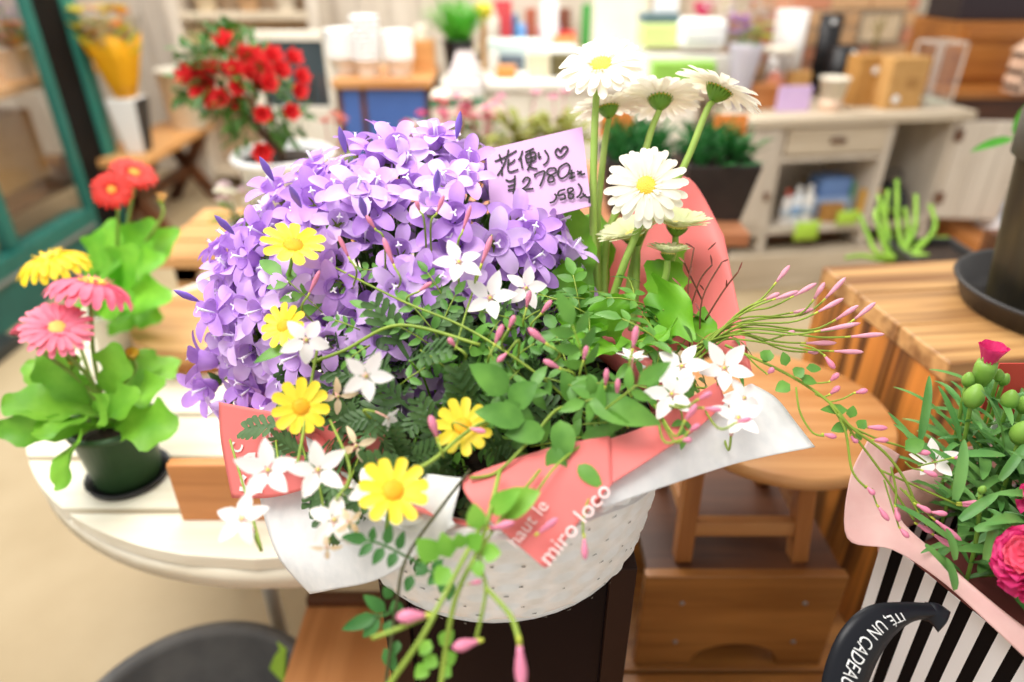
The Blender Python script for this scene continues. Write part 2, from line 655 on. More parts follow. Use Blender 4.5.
def daisy_mesh(name, R, n, W, rows, petal_m, disc_m, sep_m, disc_r, prof=strap, lift=0.22, inner=None, bend=0.25):
    """a composite flower head: petals, disc and green cup; local z looks out of the flower"""
    mb = MB()
    for r in range(rows):
        k = n - r * 3
        for i in range(k):
            a = 2 * PI * (i + 0.5 * r) / k + rnd(-0.05, 0.05)
            d = Vector((math.cos(a), math.sin(a), lift + 0.12 * r + rnd(-0.05, 0.05)))
            L = (R - disc_r * 0.6) * (1 - 0.14 * r) * rnd(0.93, 1.04)
            mb.blade(Vector((math.cos(a), math.sin(a), 0)) * disc_r * 0.6 + Vector((0, 0, 0.001 + 0.0012 * r)), d, Vector((0, 0, 1)), L, W * rnd(0.9, 1.08), prof, bend + rnd(-0.1, 0.1), 0.18, 6)
    if inner:
        for i in range(30):
            a = rnd(0, 2 * PI)
            r0 = disc_r * rnd(0.6, 0.95)
            mb.blade(Vector((math.cos(a) * r0, math.sin(a) * r0, 0.003)), Vector((math.cos(a), math.sin(a), 1.1)), Vector((0, 0, 1)), disc_r * 0.75, disc_r * 0.22, lance, 0.5, 0.1, 3)
    head = mb.build(name, petal_m)
    db = MB()
    db.lathe([(0.0, disc_r * 0.42), (disc_r * 0.35, disc_r * 0.42), (disc_r * 0.75, disc_r * 0.33), (disc_r * 1.0, disc_r * 0.1), (disc_r * 0.9, 0)], 20)
    for i in range(70):
        rr = disc_r * math.sqrt((i + 0.5) / 70) * 0.96
        a = i * 2.39996
        z = disc_r * 0.42 * math.sqrt(max(0, 1 - (rr / disc_r) ** 2 * 0.9))
        c = Vector((rr * math.cos(a), rr * math.sin(a), z))
        s = disc_r * 0.085
        db.add([c + Vector((s, 0, 0)), c + Vector((0, s, 0)), c + Vector((-s, 0, 0)), c + Vector((0, -s, 0)), c + Vector((0, 0, s * 1.7))], [(0, 1, 4), (1, 2, 4), (2, 3, 4), (3, 0, 4)])
    db.build('disc', disc_m, head)
    sb = MB()
    sr = disc_r * 0.95
    sb.lathe([(0.0, -sr * 1.0), (sr * 0.35, -sr * 0.95), (sr * 0.85, -sr * 0.45), (sr * 1.02, 0.0)], 16)
    for i in range(20):
        a = 2 * PI * i / 20
        sb.blade(Vector((math.cos(a) * sr * 0.6, math.sin(a) * sr * 0.6, -sr * 0.72)), Vector((math.cos(a) * 0.8, math.sin(a) * 0.8, 0.9)), Vector((math.cos(a), math.sin(a), -0.5)), sr * 1.15, sr * 0.32, lance, 0.2, 0.1, 3)
    sb.build('sepals', sep_m, head)
    return head


def leaf_of(p0, p1, up, W, prof, bend, cup, m, parent, world, name='leaf', seg=12, wave=0.0):
    p0, p1 = Vector(p0), Vector(p1)
    d = p1 - p0
    up = Vector(up)
    nn = (up - d.normalized() * up.dot(d.normalized())).normalized()
    d2 = (d.normalized() * math.cos(bend * 0.5) + nn * math.sin(bend * 0.5))
    return MB().blade(p0, d2, up, d.length * (1 + abs(bend) * 0.05), W, prof, bend, cup, seg, 0, wave).build(name, m, parent, world)


# ---------------------------------------------------------------- furniture along the back, left to right
# display table behind the glass
t = empty('display_table', (-2.75, 3.15, 0), 'wooden display table with grey metal legs behind the shop window', 'table')
MB().box(-0.42, -0.75, 0.79, 0.48, 0.90, 0.83).build('tabletop', W_OAK, t, smooth=False, bevel=0.004)
MB().box(-0.40, -0.73, 0.30, 0.46, 0.88, 0.33).build('shelf', W_DARK, t, smooth=False, bevel=0.004)
for sx in (-0.36, 0.44):
    for sy in (-0.49, 0.84):
        MB().bar((sx, sy, 0), (sx, sy, 0.79), 0.04, 0.04).build('leg', GREYM, t, smooth=False)
fl_specs = [
    (10, 14, 3.75, '#b79ad6', 'tall bunch of mauve flowers in a bucket behind the glass', 0.10),
    (16, 34, 3.62, '#ef9a55', 'orange bunch of flowers in a bucket behind the glass', 0.06),
    (7, 44, 3.5, '#cf3a48', 'red bunch of flowers in a bucket behind the glass', 0.05),
    (38, 30, 3.9, '#d9d2d6', 'pale grey bunch of dried flowers behind the glass', 0.10),
    (58, 45, 4.0, '#c9a08e', 'dusty pink bunch of dried flowers behind the glass', 0.09),
]
for u, v, y, c, lab, rr in fl_specs:
    p = PY(u, v, y)
    p.x = max(min(p.x, -2.38), -3.1)
    zt = p.z
    r = empty('flower_bunch', (p.x, y, 0.83), lab, 'flowers', 'bunches behind the glass')
    MB().lathe(pot_profile(0.045, 0.06, 0.14), 20).build('bucket', CREAM, r)
    sm, fm = MB(), MB()
    for k in range(26):
        q = Vector((rnd(-rr, rr), rnd(-rr, rr), zt - 0.83 + rnd(-0.05, 0.05)))
        sm.tube([(rnd(-.02, .02), rnd(-.02, .02), 0.06), (q.x * 0.5, q.y * 0.5, q.z * 0.6), q], 0.003, 4)
        for j in range(7):
            a = 2 * PI * j / 7
            fm.blade(q, (math.cos(a), math.sin(a), 0.35), (0, 0, 1), 0.032, 0.022, ovate, 0.3, 0.1, 3)
    sm.build('stems', LGREEN, r)
    fm.build('blossoms', mat('bunch ' + c, c, 0.6, c, 20, trans=0.2), r)
boxy('storage_box', 'brown cardboard box on the display table shelf behind the glass', 'box', -2.60, 2.85, 0.33, 0.26, 0.36, 0.30, KRAFT2)
boxy('storage_box', 'tan cardboard box at the far end of the display table shelf', 'box', -2.60, 3.42, 0.33, 0.28, 0.38, 0.34, KRAFT)
x, z, w, h = rect(20, 140, 40, 162, 2.9)
o = MB().box(-0.003, -0.035, 0, 0.003, 0.035, 0.11).build('hanging_tag', WHITE, smooth=False, loc=(-2.325, 2.75, 0.50))
tag(o, 'white paper tag hanging below the display table behind the glass', 'tag')

# wooden bench with crossed legs, bucket and bouquet
t = empty('wooden_bench', (-2.01, 3.87, 0), 'wooden plank bench with crossed legs against the shop window', 'bench')
MB().box(-0.16, -0.43, 0.41, 0.16, 0.48, 0.45).build('seat', W_OAK, t, smooth=False, bevel=0.005)
for yy in (-0.32, 0.36):
    MB().bar((-0.14, yy, 0), (0.13, yy, 0.41), 0.05, 0.06).build('leg', W_DARK, t, smooth=False)
    MB().bar((0.14, yy, 0), (-0.13, yy, 0.41), 0.05, 0.06).build('leg', W_DARK, t, smooth=False)
MB().bar((0, -0.32, 0.2), (0, 0.36, 0.2), 0.04, 0.05).build('stretcher', W_DARK, t, smooth=False)
p = PY(186, 122, 4.2)
t = empty('tall_bucket', (-1.93, 4.2, 0.45), 'tall cream bucket standing on the plank bench', 'bucket')
MB().lathe(pot_profile(0.10, 0.125, 0.33), 28).build('bucket_body', OFFW, t)

t = empty('square_vase', (-1.955, 3.62, 0.45), 'white tapered square vase on the plank bench', 'vase')
mb = MB()
for (a, c) in ((0.045, 0.0), (0.075, 0.27)):
    mb.v += [Vector((sx * a, sy * a, c)) for sx, sy in ((-1, -1), (1, -1), (1, 1), (-1, 1))]
mb.f = [(3, 2, 1, 0), (0, 1, 5, 4), (1, 2, 6, 5), (2, 3, 7, 6), (3, 0, 4, 7), (4, 5, 6, 7)]
mb.m = [0, 0, 1, 1, 0, 0]
mb.build('vase_body', [WHITE, DARK], t, smooth=False, bevel=0.003)
t = empty('wrapped_bouquet', (-1.955, 3.62, 0.70), 'bouquet of yellow and cream flowers in yellow paper, standing in the white vase', 'bouquet')
mb = MB()
N = 28
rows = []
for z, r, wv in ((0.025, 0.05, 0.0), (0.10, 0.075, 0.05), (0.2, 0.10, 0.08), (0.30, 0.128, 0.12)):
    rows.append([Vector((r * (1 + wv * math.sin(5 * a)) * math.cos(a), r * (1 + wv * math.sin(5 * a)) * math.sin(a), z + 0.02 * math.sin(4 * a) * (z > 0.25))) for a in [2 * PI * k / N for k in range(N + 1)]])
mb.grid(rows).build('wrapper', mat('yellow wrapping paper', '#f5bd1f', 0.5, '#efae18', 8, trans=0.3), t, solid=0.001)
rows2 = []
for z, r in ((0.28, 0.12), (0.34, 0.14), (0.39, 0.155)):
    rows2.append([Vector((r * (1 + 0.08 * math.sin(6 * a)) * math.cos(a), r * math.sin(a), z + 0.02 * math.sin(5 * a))) for a in [2 * PI * k / N for k in range(N + 1)]])
MB().grid(rows2).build('clear_film', glass('clear film', '#f4f6f6', 0.15, 0.22), t)
for c, k, nm in (('#f3dd3c', 16, 'yellow_blossoms'), ('#f7f0c8', 9, 'cream_blossoms'), ('#f2a258', 6, 'peach_blossoms')):
    fm = MB()
    for i in range(k):
        q = Vector((rnd(-.10, .10), rnd(-.10, .10), rnd(0.27, 0.42)))
        for j in range(9):
            a = 2 * PI * j / 9
            fm.blade(q, (math.cos(a), math.sin(a), rnd(0.4, 1.2)), (0, 0, 1), 0.055, 0.038, ovate, 0.4, 0.2, 3)
    fm.build(nm, mat('bouquet ' + c, c, 0.6, c, 20, trans=0.25), t)
fm = MB()
for i in range(30):
    q = Vector((rnd(-.13, .13), rnd(-.13, .13), rnd(0.22, 0.36)))
    fm.blade(q, rdir() + Vector((0, 0, 1)), rdir(), 0.09, 0.02, lance, 0.4, 0.1, 4)
fm.build('foliage', mat('yellow green leaves', '#a9b52c', 0.5, '#8ba12a', 20, trans=0.2), t)

# open whitewashed shelf
t = empty('shelf_rack', (-1.55, 4.5, 0), 'open whitewashed wooden shelf rack against the back boards', 'shelf')
MB().box(-0.45, -0.13, 0, -0.38, 0.13, 1.6).build('side_panel', W_WASH, t, smooth=False, bevel=0.004)
MB().box(0.36, -0.13, 0, 0.43, 0.13, 1.6).build('side_panel', W_WASH, t, smooth=False, bevel=0.004)
MB().box(-0.38, 0.11, 0, 0.36, 0.13, 1.6).build('back_panel', wood('tan rack back', '#c9ae90', '#ab8e6e', '#b89b7b', grain='z'), t, smooth=False)
for zz in (0.12, 0.62, 1.04, 1.42):
    MB().box(-0.38, -0.13, zz - 0.02, 0.36, 0.11, zz + 0.02).build('shelf', W_WASHX, t, smooth=False, bevel=0.003)
for k, (xx, c) in enumerate(((-0.25, '#d8c7a8'), (0.0, '#c7a27b'), (0.22, '#e3d9c8'))):
    tag(MB().lathe(pot_profile(0.05, 0.075, 0.15), 20).build('flower_pot', mat('pot ' + c, c, 0.6, c, 10), loc=(-1.55 + xx, 4.48, 1.06)), ['beige flower pot on the left of the rack shelf', 'tan flower pot in the middle of the rack shelf', 'pale flower pot on the right of the rack shelf'][k], 'pot')
# dried bunch hanging in the rack
p = PY(196, 40, 4.3)
t = empty('dried_bunch', (p.x, 4.33, p.z - 0.1), 'cream dried flower bunch tied to the side of the shelf rack', 'flowers')
mb = MB()
for k in range(40):
    d = Vector((rnd(-.5, .9), rnd(-.5, .1), rnd(0.3, 1)))
    mb.blade((0, 0, 0), d, rdir(), rnd(0.12, 0.22), 0.02, lance, 0.4, 0.1, 4)
mb.build('dried_stems', mat('dried grass', '#dcc796', 0.8, '#cbb27e', 20), t)
MB().tube([(-0.02, -0.02, 0.03), (0.02, -0.02, 0.03), (0.02, 0.02, 0.03), (-0.02, 0.02, 0.03), (-0.02, -0.02, 0.03)], 0.006, 6).build('string', CREAM, t)

# A-frame blackboard
bx, bz, bw, bh = rect(263, 38, 337, 110, 3.4)
t = empty('blackboard_sign', (bx, 3.4, 0), 'white framed blackboard on an A-frame stand behind the red azalea', 'sign')
MB().box(-bw / 2, -0.012, bz, bw / 2, 0.012, bz + bh).build('board', mat('slate board', '#3d4a50', 0.6, '#2f3b40', 6), t, smooth=False)
mb = MB()
for a0, a1 in ((-bw / 2 - 0.02, -bw / 2 + 0.02), (bw / 2 - 0.02, bw / 2 + 0.02)):
    mb.box(a0, -0.02, 0.0, a1, 0.02, bz + bh + 0.03)
for z0 in (bz - 0.02, bz + bh - 0.01):
    mb.box(-bw / 2, -0.02, z0, bw / 2, 0.02, z0 + 0.04)
mb.box(-bw / 2, -0.015, 0.15, bw / 2, 0.015, bz - 0.02)
mb.build('frame', OFFW, t, smooth=False, bevel=0.003)
for sx in (-1, 1):
    MB().bar((sx * bw / 2, 0.02, bz + bh), (sx * bw / 2, 0.30, 0), 0.03, 0.03).build('rear_leg', OFFW, t, smooth=False)
mb = MB()
for k in range(3):
    mb.tube([(0.02 + 0.05 * k, -0.014, bz + 0.03), (0.03 + 0.05 * k, -0.014, bz + 0.10 + 0.03 * k), (0.05 + 0.04 * k, -0.014, bz + 0.16)], 0.006, 5)
mb.build('chalk_drawing', mat('brown chalk', '#5a4038', 0.8, '#4b342e', 20), t)

# blue fronted bin with stacked white pots
YB = 2.97
t = empty('blue_bin', (-0.53, YB, 0), 'wooden counter unit with blue front panels carrying stacked pots', 'cabinet')
zt = 0.905
MB().box(-0.21, -0.02, zt - 0.035, 0.20, 0.42, zt).build('worktop', W_STOOL, t, smooth=False, bevel=0.004)
mb = MB()
for xx in (-0.19, -0.09, 0.18):
    mb.box(xx - 0.012, 0.0, 0, xx + 0.012, 0.40, zt - 0.035)
mb.box(-0.20, 0.39, 0, 0.19, 0.41, zt - 0.035)
mb.build('frame', W_DARK, t, smooth=False)
MB().box(-0.178, 0.005, 0.1, -0.102, 0.02, zt - 0.04).build('panel', BLUE, t, smooth=False, bevel=0.002)
MB().box(-0.078, 0.005, 0.1, 0.168, 0.02, zt - 0.04).build('panel', BLUE, t, smooth=False, bevel=0.002)
pot_m = None
stacks = [(347, 32, 76, 17, 'short left stack of white pots on the blue bin', YB + 0.17), (369, 14, 74, 13.5, 'tall middle stack of white pots on the blue bin', YB + 0.10), (400, 30, 74, 15, 'wide right stack of white pots on the blue bin', YB + 0.12)]
for u, v0, v1, half, lab, yy in stacks:
    x, z, w, h = rect(u - half, v0, u + half, v1, yy)
    r = w / 2
    n = 6 if h < 0.17 else 9
    ph = 0.075
    step = (h - ph) / max(1, n - 1)
    proto = None
    for k in range(n):
        lb = ('nested pot in the ' + lab) if k < n - 1 else ('topmost pot of the ' + lab)
        if proto is None:
            proto = MB().lathe(pot_profile(r * 0.74, r * 0.96, ph, 0.004), 26).build('plastic_pot', WHITE, loc=(x, yy, zt))
            tag(proto, lb, 'pot', lab)
        else:
            o = proto.copy()
            COL.objects.link(o)
            o.location = (x, yy, zt + k * step)
            tag(o, lb, 'pot', lab)
x, z, w, h = rect(414, 33, 425, 47, YB + 0.2)
boxy('small_carton', 'cream carton on a wooden block behind the pots', 'box', x, YB + 0.3, zt + 0.12, 0.05, 0.05, 0.06, CREAM)
boxy('wooden_riser', 'small wooden block riser at the right of the stacked pots', 'block', x + 0.005, YB + 0.3, zt, 0.10, 0.08, 0.12, W_OAK)

# long white shop counter
t = empty('shop_counter', (0.42, 3.05, 0), 'long white shop counter across the middle of the shop', 'counter')
MB().box(-0.72, 0, 0.845, 0.40, 0.62, 0.88).build('countertop', mat('white counter top', '#f4f0e6', 0.35, '#efe9dc', 5), t, smooth=False, bevel=0.006)
MB().box(-0.70, 0.03, 0.05, 0.38, 0.58, 0.845).build('body', CREAM, t, smooth=False, bevel=0.004)
for k in range(3):
    MB().box(-0.69 + k * 0.36, 0.018, 0.10, -0.34 + k * 0.36, 0.032, 0.83).build('front_panel', OFFW, t, smooth=False, bevel=0.004)
CT = 0.88
# carton with green tape in front of its left end
x, z, w, h = rect(432, 84, 484, 135, 2.8)
t = empty('taped_carton', (x, 2.88, 0), 'tall white carton with a green tape band in front of the counter', 'box')
MB().box(-w / 2, -0.08, 0.0, w / 2, 0.08, 0.87).build('carton', OFFW, t, smooth=False, bevel=0.004)
MB().box(-w / 2 - 0.002, -0.083, 0.825, w / 2 + 0.002, 0.083, 0.86).build('tape_band', mat('green tape', '#3f8a66', 0.45, '#387f5c', 6), t, smooth=False)
# plastic bag on the carton
px, pz, pw, ph = rect(446, 40, 486, 83, 2.88)
t = empty('plastic_bag', (px, 2.88, 0.87), 'crumpled clear plastic bag of supplies on the taped carton', 'bag')
rows = []
for i in range(9):
    f = i / 8
    rr = pw / 2 * (0.85 + 0.15 * math.sin(f * 6)) * (1 - 0.55 * f ** 3)
    rows.append([Vector((rr * (1 + 0.10 * math.sin(5 * a + f * 7)) * math.cos(a), 0.07 / (pw / 2) * rr * (1 + 0.12 * math.sin(4 * a + f * 9)) * math.sin(a), f * ph * 0.95 + 0.008 * math.sin(7 * a))) for a in [2 * PI * k / 30 for k in range(31)]])
MB().grid(rows).build('bag_film', mat('milky film', '#f3efef', 0.25, '#e9e2e2', 60, trans=0.4), t)
MB().box(-pw * 0.4, -0.085, 0.0, pw * 0.4, -0.06, ph * 0.33).build('white_sleeve', WHITE, t, smooth=False, bevel=0.006)
MB().box(-pw * 0.2, -0.03, 0.05, pw * 0.25, 0.03, ph * 0.7).build('contents', mat('pale pink contents', '#f3d3cf', 0.6, '#efc8c2', 10), t, smooth=False, bevel=0.005)

# grass plant in a black pot, on the counter
gx, gz, gw, gh = rect(447, 24, 471, 44, 3.35)
t = empty('grass_plant', (gx, 3.32, CT), 'bushy green grass plant in a black pot on the counter', 'plant')
MB().lathe(pot_profile(0.055, 0.07, 0.14), 22).build('pot', BLACK, t)
MB().lathe([(0, 0.125), (0.064, 0.125), (0.064, 0.12), (0, 0.12)], 18).build('soil', SOIL, t)
mb = MB()
for k in range(170):
    d = Vector((rnd(-.7, .7), rnd(-.7, .7), 1))
    mb.blade((rnd(-.04, .04), rnd(-.04, .04), 0.12), d, (-d.x, -d.y, 1.5), rnd(0.16, 0.27), 0.014, lance, rnd(0.3, 0.9), 0.15, 5)
mb.build('foliage', mat('bright grass', '#57b02a', 0.5, '#3f9420', 40, trans=0.25), t)
tag(MB().lathe([(0, 0), (0.03, 0.0), (0.045, 0.03), (0.03, 0.06), (0, 0.065)], 14).build('yellow_flower_head', mat('bunch yellow', '#e8c52d', 0.6, '#ddb726', 30), loc=(gx + 0.11, 3.42, CT + 0.22)), 'yellow ball ornament beside the grass plant', 'ornament')
boxy('ornament_stand', 'slim wooden stand under the yellow ball', 'stand', gx + 0.11, 3.42, CT, 0.03, 0.03, 0.22, W_OAK)


# goods on and behind the counter, each by its place
def good(name, label, cat, u0, v0, u1, v1, y, m, base=CT, d=0.10, kind='box', group=None):
    x, z, w, h = rect(u0, v0, u1, v1, y)
    h = max(0.02, z + h - base)
    if kind == 'box':
        return boxy(name, label, cat, x, y, base, w, d, h, m, 0.006, group=group)
    if kind == 'jar':
        r = w / 2
        return lathed(name, label, cat, x, y, base, [(0, 0), (r * 0.9, 0), (r, 0.01), (r, h * 0.75), (r * 0.7, h * 0.85), (r * 0.7, h), (0, h)], m, 18, group)


def cm(c, r=0.5):
    return mat('goods ' + c, c, r, c, 10)


good('goods_box', 'orange brown box on the counter beside the plastic bag', 'box', 496, 66, 516, 77, 3.2, cm('#c9823f'))
good('glass_jar', 'pale jar behind the orange box on the counter', 'jar', 489, 50, 499, 76, 3.3, cm('#d5d2cc', 0.2), kind='jar')
good('tape_dispenser', 'dark tape dispenser with a pale roll on the counter', 'dispenser', 499, 54, 524, 70, 3.42, cm('#5b6470'))
good('paper_stack', 'stack of pale teal papers lying on the counter', 'paper', 480, 40, 540, 52, 3.5, cm('#cfe0dc'), base=CT + 0.0, d=0.18)
good('carton_box', 'beige carton with a dark green lid edge on the counter', 'box', 527, 52, 549, 78, 3.22, cm('#cdc3a6'))
good('binder', 'dark olive binder standing on the counter by the white gerberas', 'binder', 550, 54, 574, 78, 3.25, cm('#5b5230'))
good('paper_tray', 'white paper tray with loose sheets on the counter', 'tray', 540, 46, 575, 56, 3.5, cm('#eef0ee'), d=0.16)
good('red_box', 'flat red box on top of the back shelf', 'box', 551, 34, 575, 44, 3.9, cm('#c93030'), base=0.985, d=0.08)
# back shelf behind the counter with small goods
t = empty('goods_shelf', (0.22, 3.95, 0), 'low back shelf of small goods behind the counter', 'shelf')
MB().box(-0.55, -0.12, 0.90, 0.42, 0.16, 0.93).build('shelf_board', W_WASHX, t, smooth=False, bevel=0.003)
MB().box(-0.55, 0.14, 0.0, 0.42, 0.17, 1.5).build('back_panel', mat('grey back panel', '#cfc6b8', 0.7, '#c2b8a8', 5), t, smooth=False)
MB().box(-0.55, -0.12, 0, -0.52, 0.14, 1.5).build('side_panel', W_WASH, t, smooth=False)
MB().box(0.39, -0.12, 0, 0.42, 0.14, 1.5).build('side_panel', W_WASH, t, smooth=False)
tag(MB().box(-0.06, -0.1, 0, 0.06, 0.1, 0.055).build('red_stand', W_OAK, smooth=False, bevel=0.003, loc=(PY(563, 44, 3.9).x, 3.9, 0.93)), 'small wooden riser under the flat red box', 'block')
GS = 0.93
gl = [('bottle_tin', 'grey tin at the left of the goods shelf', 476, 8, 500, 34, '#c9c1b4'), ('goods_packet', 'red packet on the goods shelf', 494, 0, 512, 12, '#c04048'),
      ('goods_bottle', 'blue bottle on the goods shelf', 511, 14, 519, 32, '#3f7ca8'), ('goods_packet', 'small sky blue packet on the goods shelf', 517, 24, 526, 34, '#6f9fd8'),
      ('goods_packet', 'rust brown packet on the goods shelf', 525, 8, 536, 32, '#a2563f'), ('goods_packet', 'pink packet on the goods shelf', 533, 26, 544, 38, '#eab4b0'),
      ('goods_packet', 'white packet on the goods shelf', 541, 0, 558, 16, '#e8e6ea'), ('goods_bottle', 'lilac bottle on the goods shelf', 546, 18, 560, 34, '#c3b4dc'),
      ('goods_packet', 'dark brown packet on the goods shelf', 558, 8, 570, 32, '#7a4b3a'), ('goods_packet', 'green packet at the right of the goods shelf', 582, 4, 597, 14, '#3f8f3f')]
for k, (nm, lb, u0, v0, u1, v1, c) in enumerate(gl):
    good(nm, lb, nm.split('_')[-1], u0, v0, u1, v1, 3.87 + 0.05 * (k % 3), cm(c), base=GS, d=0.05, kind='jar' if 'bottle' in nm else 'box')

# register group
good('printer_base', 'low grey till base on the counter', 'till', 640, 52, 722, 70, 3.25, cm('#d5d0c8'), d=0.25)
x, z, w, h = rect(674, 26, 720, 54, 3.25)
t = empty('till_printer', (x, 3.25, CT + 0.12), 'rounded white till printer on the grey till base', 'till')
MB().box(-w / 2, -0.09, 0, w / 2, 0.09, h).build('housing', WHITE, t, smooth=False, bevel=0.025, bevel_seg=4)
MB().box(-w * 0.35, -0.093, h * 0.25, w * 0.35, -0.088, h * 0.32).build('paper_slot', cm('#9a9a98'), t, smooth=False)
x, z, w, h = rect(638, 24, 674, 52, 3.3)
t = empty('cash_register', (x, 3.30, CT + 0.12), 'small lime topped register with a dark lid and white screen', 'register')
MB().box(-w / 2, -0.08, 0, w / 2, 0.08, 0.09).build('register_body', cm('#c9d98a'), t, smooth=False, bevel=0.008)
MB().box(-w / 2, -0.05, 0.09, w / 2, 0.09, 0.13).build('dark_lid', cm('#5c7278'), t, smooth=False, bevel=0.006)
MB().box(-w * 0.15, 0.0, 0.13, w * 0.5, 0.03, 0.29).build('screen', WHITE, t, smooth=False, bevel=0.005)
x, z, w, h = rect(652, 62, 714, 75, 3.08)
boxy('green_box', 'lime green box lying on the front of the counter below the till', 'box', x, 3.12, CT, w, 0.12, z + h - CT, mat('lime mat', '#93c653', 0.5, '#88bc48', 10))
x, z, w, h = rect(694, 2, 712, 20, 3.75)
t = empty('heart_ornament', (x, 3.78, z), 'pink heart ornament hanging behind the till', 'ornament')
mb = MB()
pts = []
for k in range(28):
    a = 2 * PI * k / 28
    pts.append((0.045 / 16 * 16 * math.sin(a) ** 3, 0.045 / 16 * (13 * math.cos(a) - 5 * math.cos(2 * a) - 2 * math.cos(3 * a) - math.cos(4 * a)) + 0.05))
mb.prism(pts, (1, 0, 0), (0, 0, 1), (0, 1, 0), (0, -0.012, 0), 0.024)
mb.build('heart', mat('pink heart', '#d9426e', 0.5, '#cf3a66', 10), t, smooth=False, bevel=0.004)
MB().tube([(0, 0, 0.09), (0, 0, 0.5)], 0.002, 5).build('cord', CREAM, t)
tag(MB().box(-0.10, -0.02, 0, 0.10, 0.02, 1.5).build('trim_2', cm('#dfc9b4'), smooth=False, loc=(PY(706, 20, 3.85).x, 3.86, 0)), 'pale pink board behind the till', kind='structure')

# ---------------------------------------------------------------- weathered cabinet on the right
t = empty('weathered_cabinet', tuple(CAB), 'weathered whitewashed cabinet with a drawer, open cubbies and one door swung open', 'cabinet', rz=CAB_A)
D = 0.42
TOP = 0.767
MB().box(-0.17, -0.03, TOP - 0.035, 0.92, D + 0.02, TOP).build('top', W_WASHX, t, smooth=False, bevel=0.004)
mb = MB()
mb.box(-0.14, 0, 0.17, -0.115, D, TOP - 0.035)
mb.box(0.03, 0, 0.17, 0.06, D, TOP - 0.035)
mb.box(0.535, 0, 0.17, 0.57, D, TOP - 0.035)
mb.box(0.845, 0, 0.17, 0.88, D, TOP - 0.035)
mb.box(-0.14, 0, 0.25, 0.88, D, 0.285)
mb.box(-0.14, D - 0.02, 0.17, 0.88, D, TOP - 0.035)
mb.box(0.06, 0, 0.575, 0.535, D, 0.60)
mb.box(0.06, 0.0, TOP - 0.06, 0.535, 0.03, TOP - 0.035)
for s in (-0.14, 0.82):
    mb.box(s, 0.02, 0.0, s + 0.06, D - 0.02, 0.17)
mb.build('carcass', W_WASH, t, smooth=False, bevel=0.003)
MB().box(-0.15, -0.035, 0.0, 0.9, 0.06, 0.165).build('plinth', W_WASHX, t, smooth=False, bevel=0.003)
dr = MB().box(0.068, -0.012, 0.607, 0.528, 0.25, 0.72).build('drawer', W_WASHX, t, smooth=False, bevel=0.004)
MB().bar((0.26, -0.02, 0.665), (0.33, -0.02, 0.665), 0.016, 0.018).build('handle', W_DARK, dr, smooth=False, bevel=0.003)
dl = MB().box(-0.112, -0.012, 0.29, 0.026, 0.012, 0.725).build('door', W_WASH, t, smooth=False, bevel=0.003)
MB().box(-0.085, -0.018, 0.32, -0.005, -0.01, 0.695).build('door_panel', W_WASH, dl, smooth=False, bevel=0.003)
MB().box(0.003, -0.03, 0.42, 0.02, -0.012, 0.455).build('handle', W_DARK, dl, smooth=False, bevel=0.003)
od = empty('open_door', (0.87, -0.005, 0))
od.parent = t
od.rotation_euler = (0, 0, math.radians(-16))
od['label'] = 'door swung wide open'
mb = MB()
for k in range(3):
    mb.box(0.005 + k * 0.095, -0.012, 0.29, 0.097 + k * 0.095, 0.012, 0.725)
mb.build('door_boards', W_WASH, od, smooth=False, bevel=0.002)
for zz in (0.36, 0.64):
    MB().box(-0.01, -0.02, zz, 0.02, -0.008, zz + 0.05).build('hinge', W_DARK, od, smooth=False)


def cabplace(u, v, z, off=0.0):
    """the point of the cabinet level z seen at this pixel"""
    return PZ(u, v, z)


def cab_item(u0, v0, u1, v1, z):
    """x,y of a thing standing at level z with its foot at (u,v1); its width and height"""
    p = PZ((u0 + u1) / 2, v1, z)
    q = PY((u0 + u1) / 2, v0, p.y)
    w = (u1 - u0) / FPX * depth_of(p)
    return p.x, p.y, w, q.z - z


random.seed(11)
x, y, w, h = cab_item(774, 86, 809, 111, TOP)
o = boxy('price_card', 'lilac card propped on the weathered cabinet top', 'card', x, y, TOP, w, 0.012, h, LILAC, 0.001, CAB_A)
x, y, w, h = cab_item(784, 72, 806, 104, TOP)
boxy('kraft_box', 'small beige box behind the lilac card', 'box', x, y + 0.03, TOP, w, 0.06, h, KRAFT, 0.003, CAB_A)
x, y, w, h = cab_item(745, 86, 778, 109, TOP)
boxy('wooden_box', 'orange brown wooden box left of the lilac card', 'box', x, y + 0.05, TOP, w, 0.10, h, W_ORANGE, 0.003, CAB_A)
x, y, w, h = cab_item(814, 77, 843, 110, TOP)
t = empty('paper_cup', (x, y, TOP), 'cream tapered pot with a pale pink base on the cabinet top', 'cup')
MB().lathe([(0, 0), (w * 0.31, 0), (w * 0.37, h * 0.35)], 24).build('cup_base', cm('#e8c9b0'), t)
MB().lathe([(w * 0.37, h * 0.35), (w * 0.475, h * 0.92), (w * 0.5, h * 0.92), (w * 0.5, h), (w * 0.46, h), (w * 0.36, h * 0.42), (0, h * 0.40)], 24).build('cup_body', CREAM, t)
x, y, w, h = cab_item(847, 56, 876, 106, TOP)
t = empty('kraft_bag', (x, y + 0.04, TOP), 'narrow kraft paper package with a small white sticker, left of the kraft box', 'box', rz=CAB_A)
MB().box(-w / 2, -0.05, 0, w / 2, 0.05, h).build('package', KRAFT2, t, smooth=False, bevel=0.004)
MB().lathe([(0, 0), (0.016, 0), (0.016, 0.002), (0, 0.002)], 16).build('sticker', WHITE, t).matrix_local = Matrix.Translation((w * 0.1, -0.051, h * 0.72)) @ Matrix.Rotation(PI / 2, 4, 'X')
x, y, w, h = cab_item(875, 57, 915, 108, TOP)
t = empty('kraft_box', (x, y + 0.03, TOP), 'wide kraft box with a round white sticker on the cabinet top', 'box', rz=CAB_A)
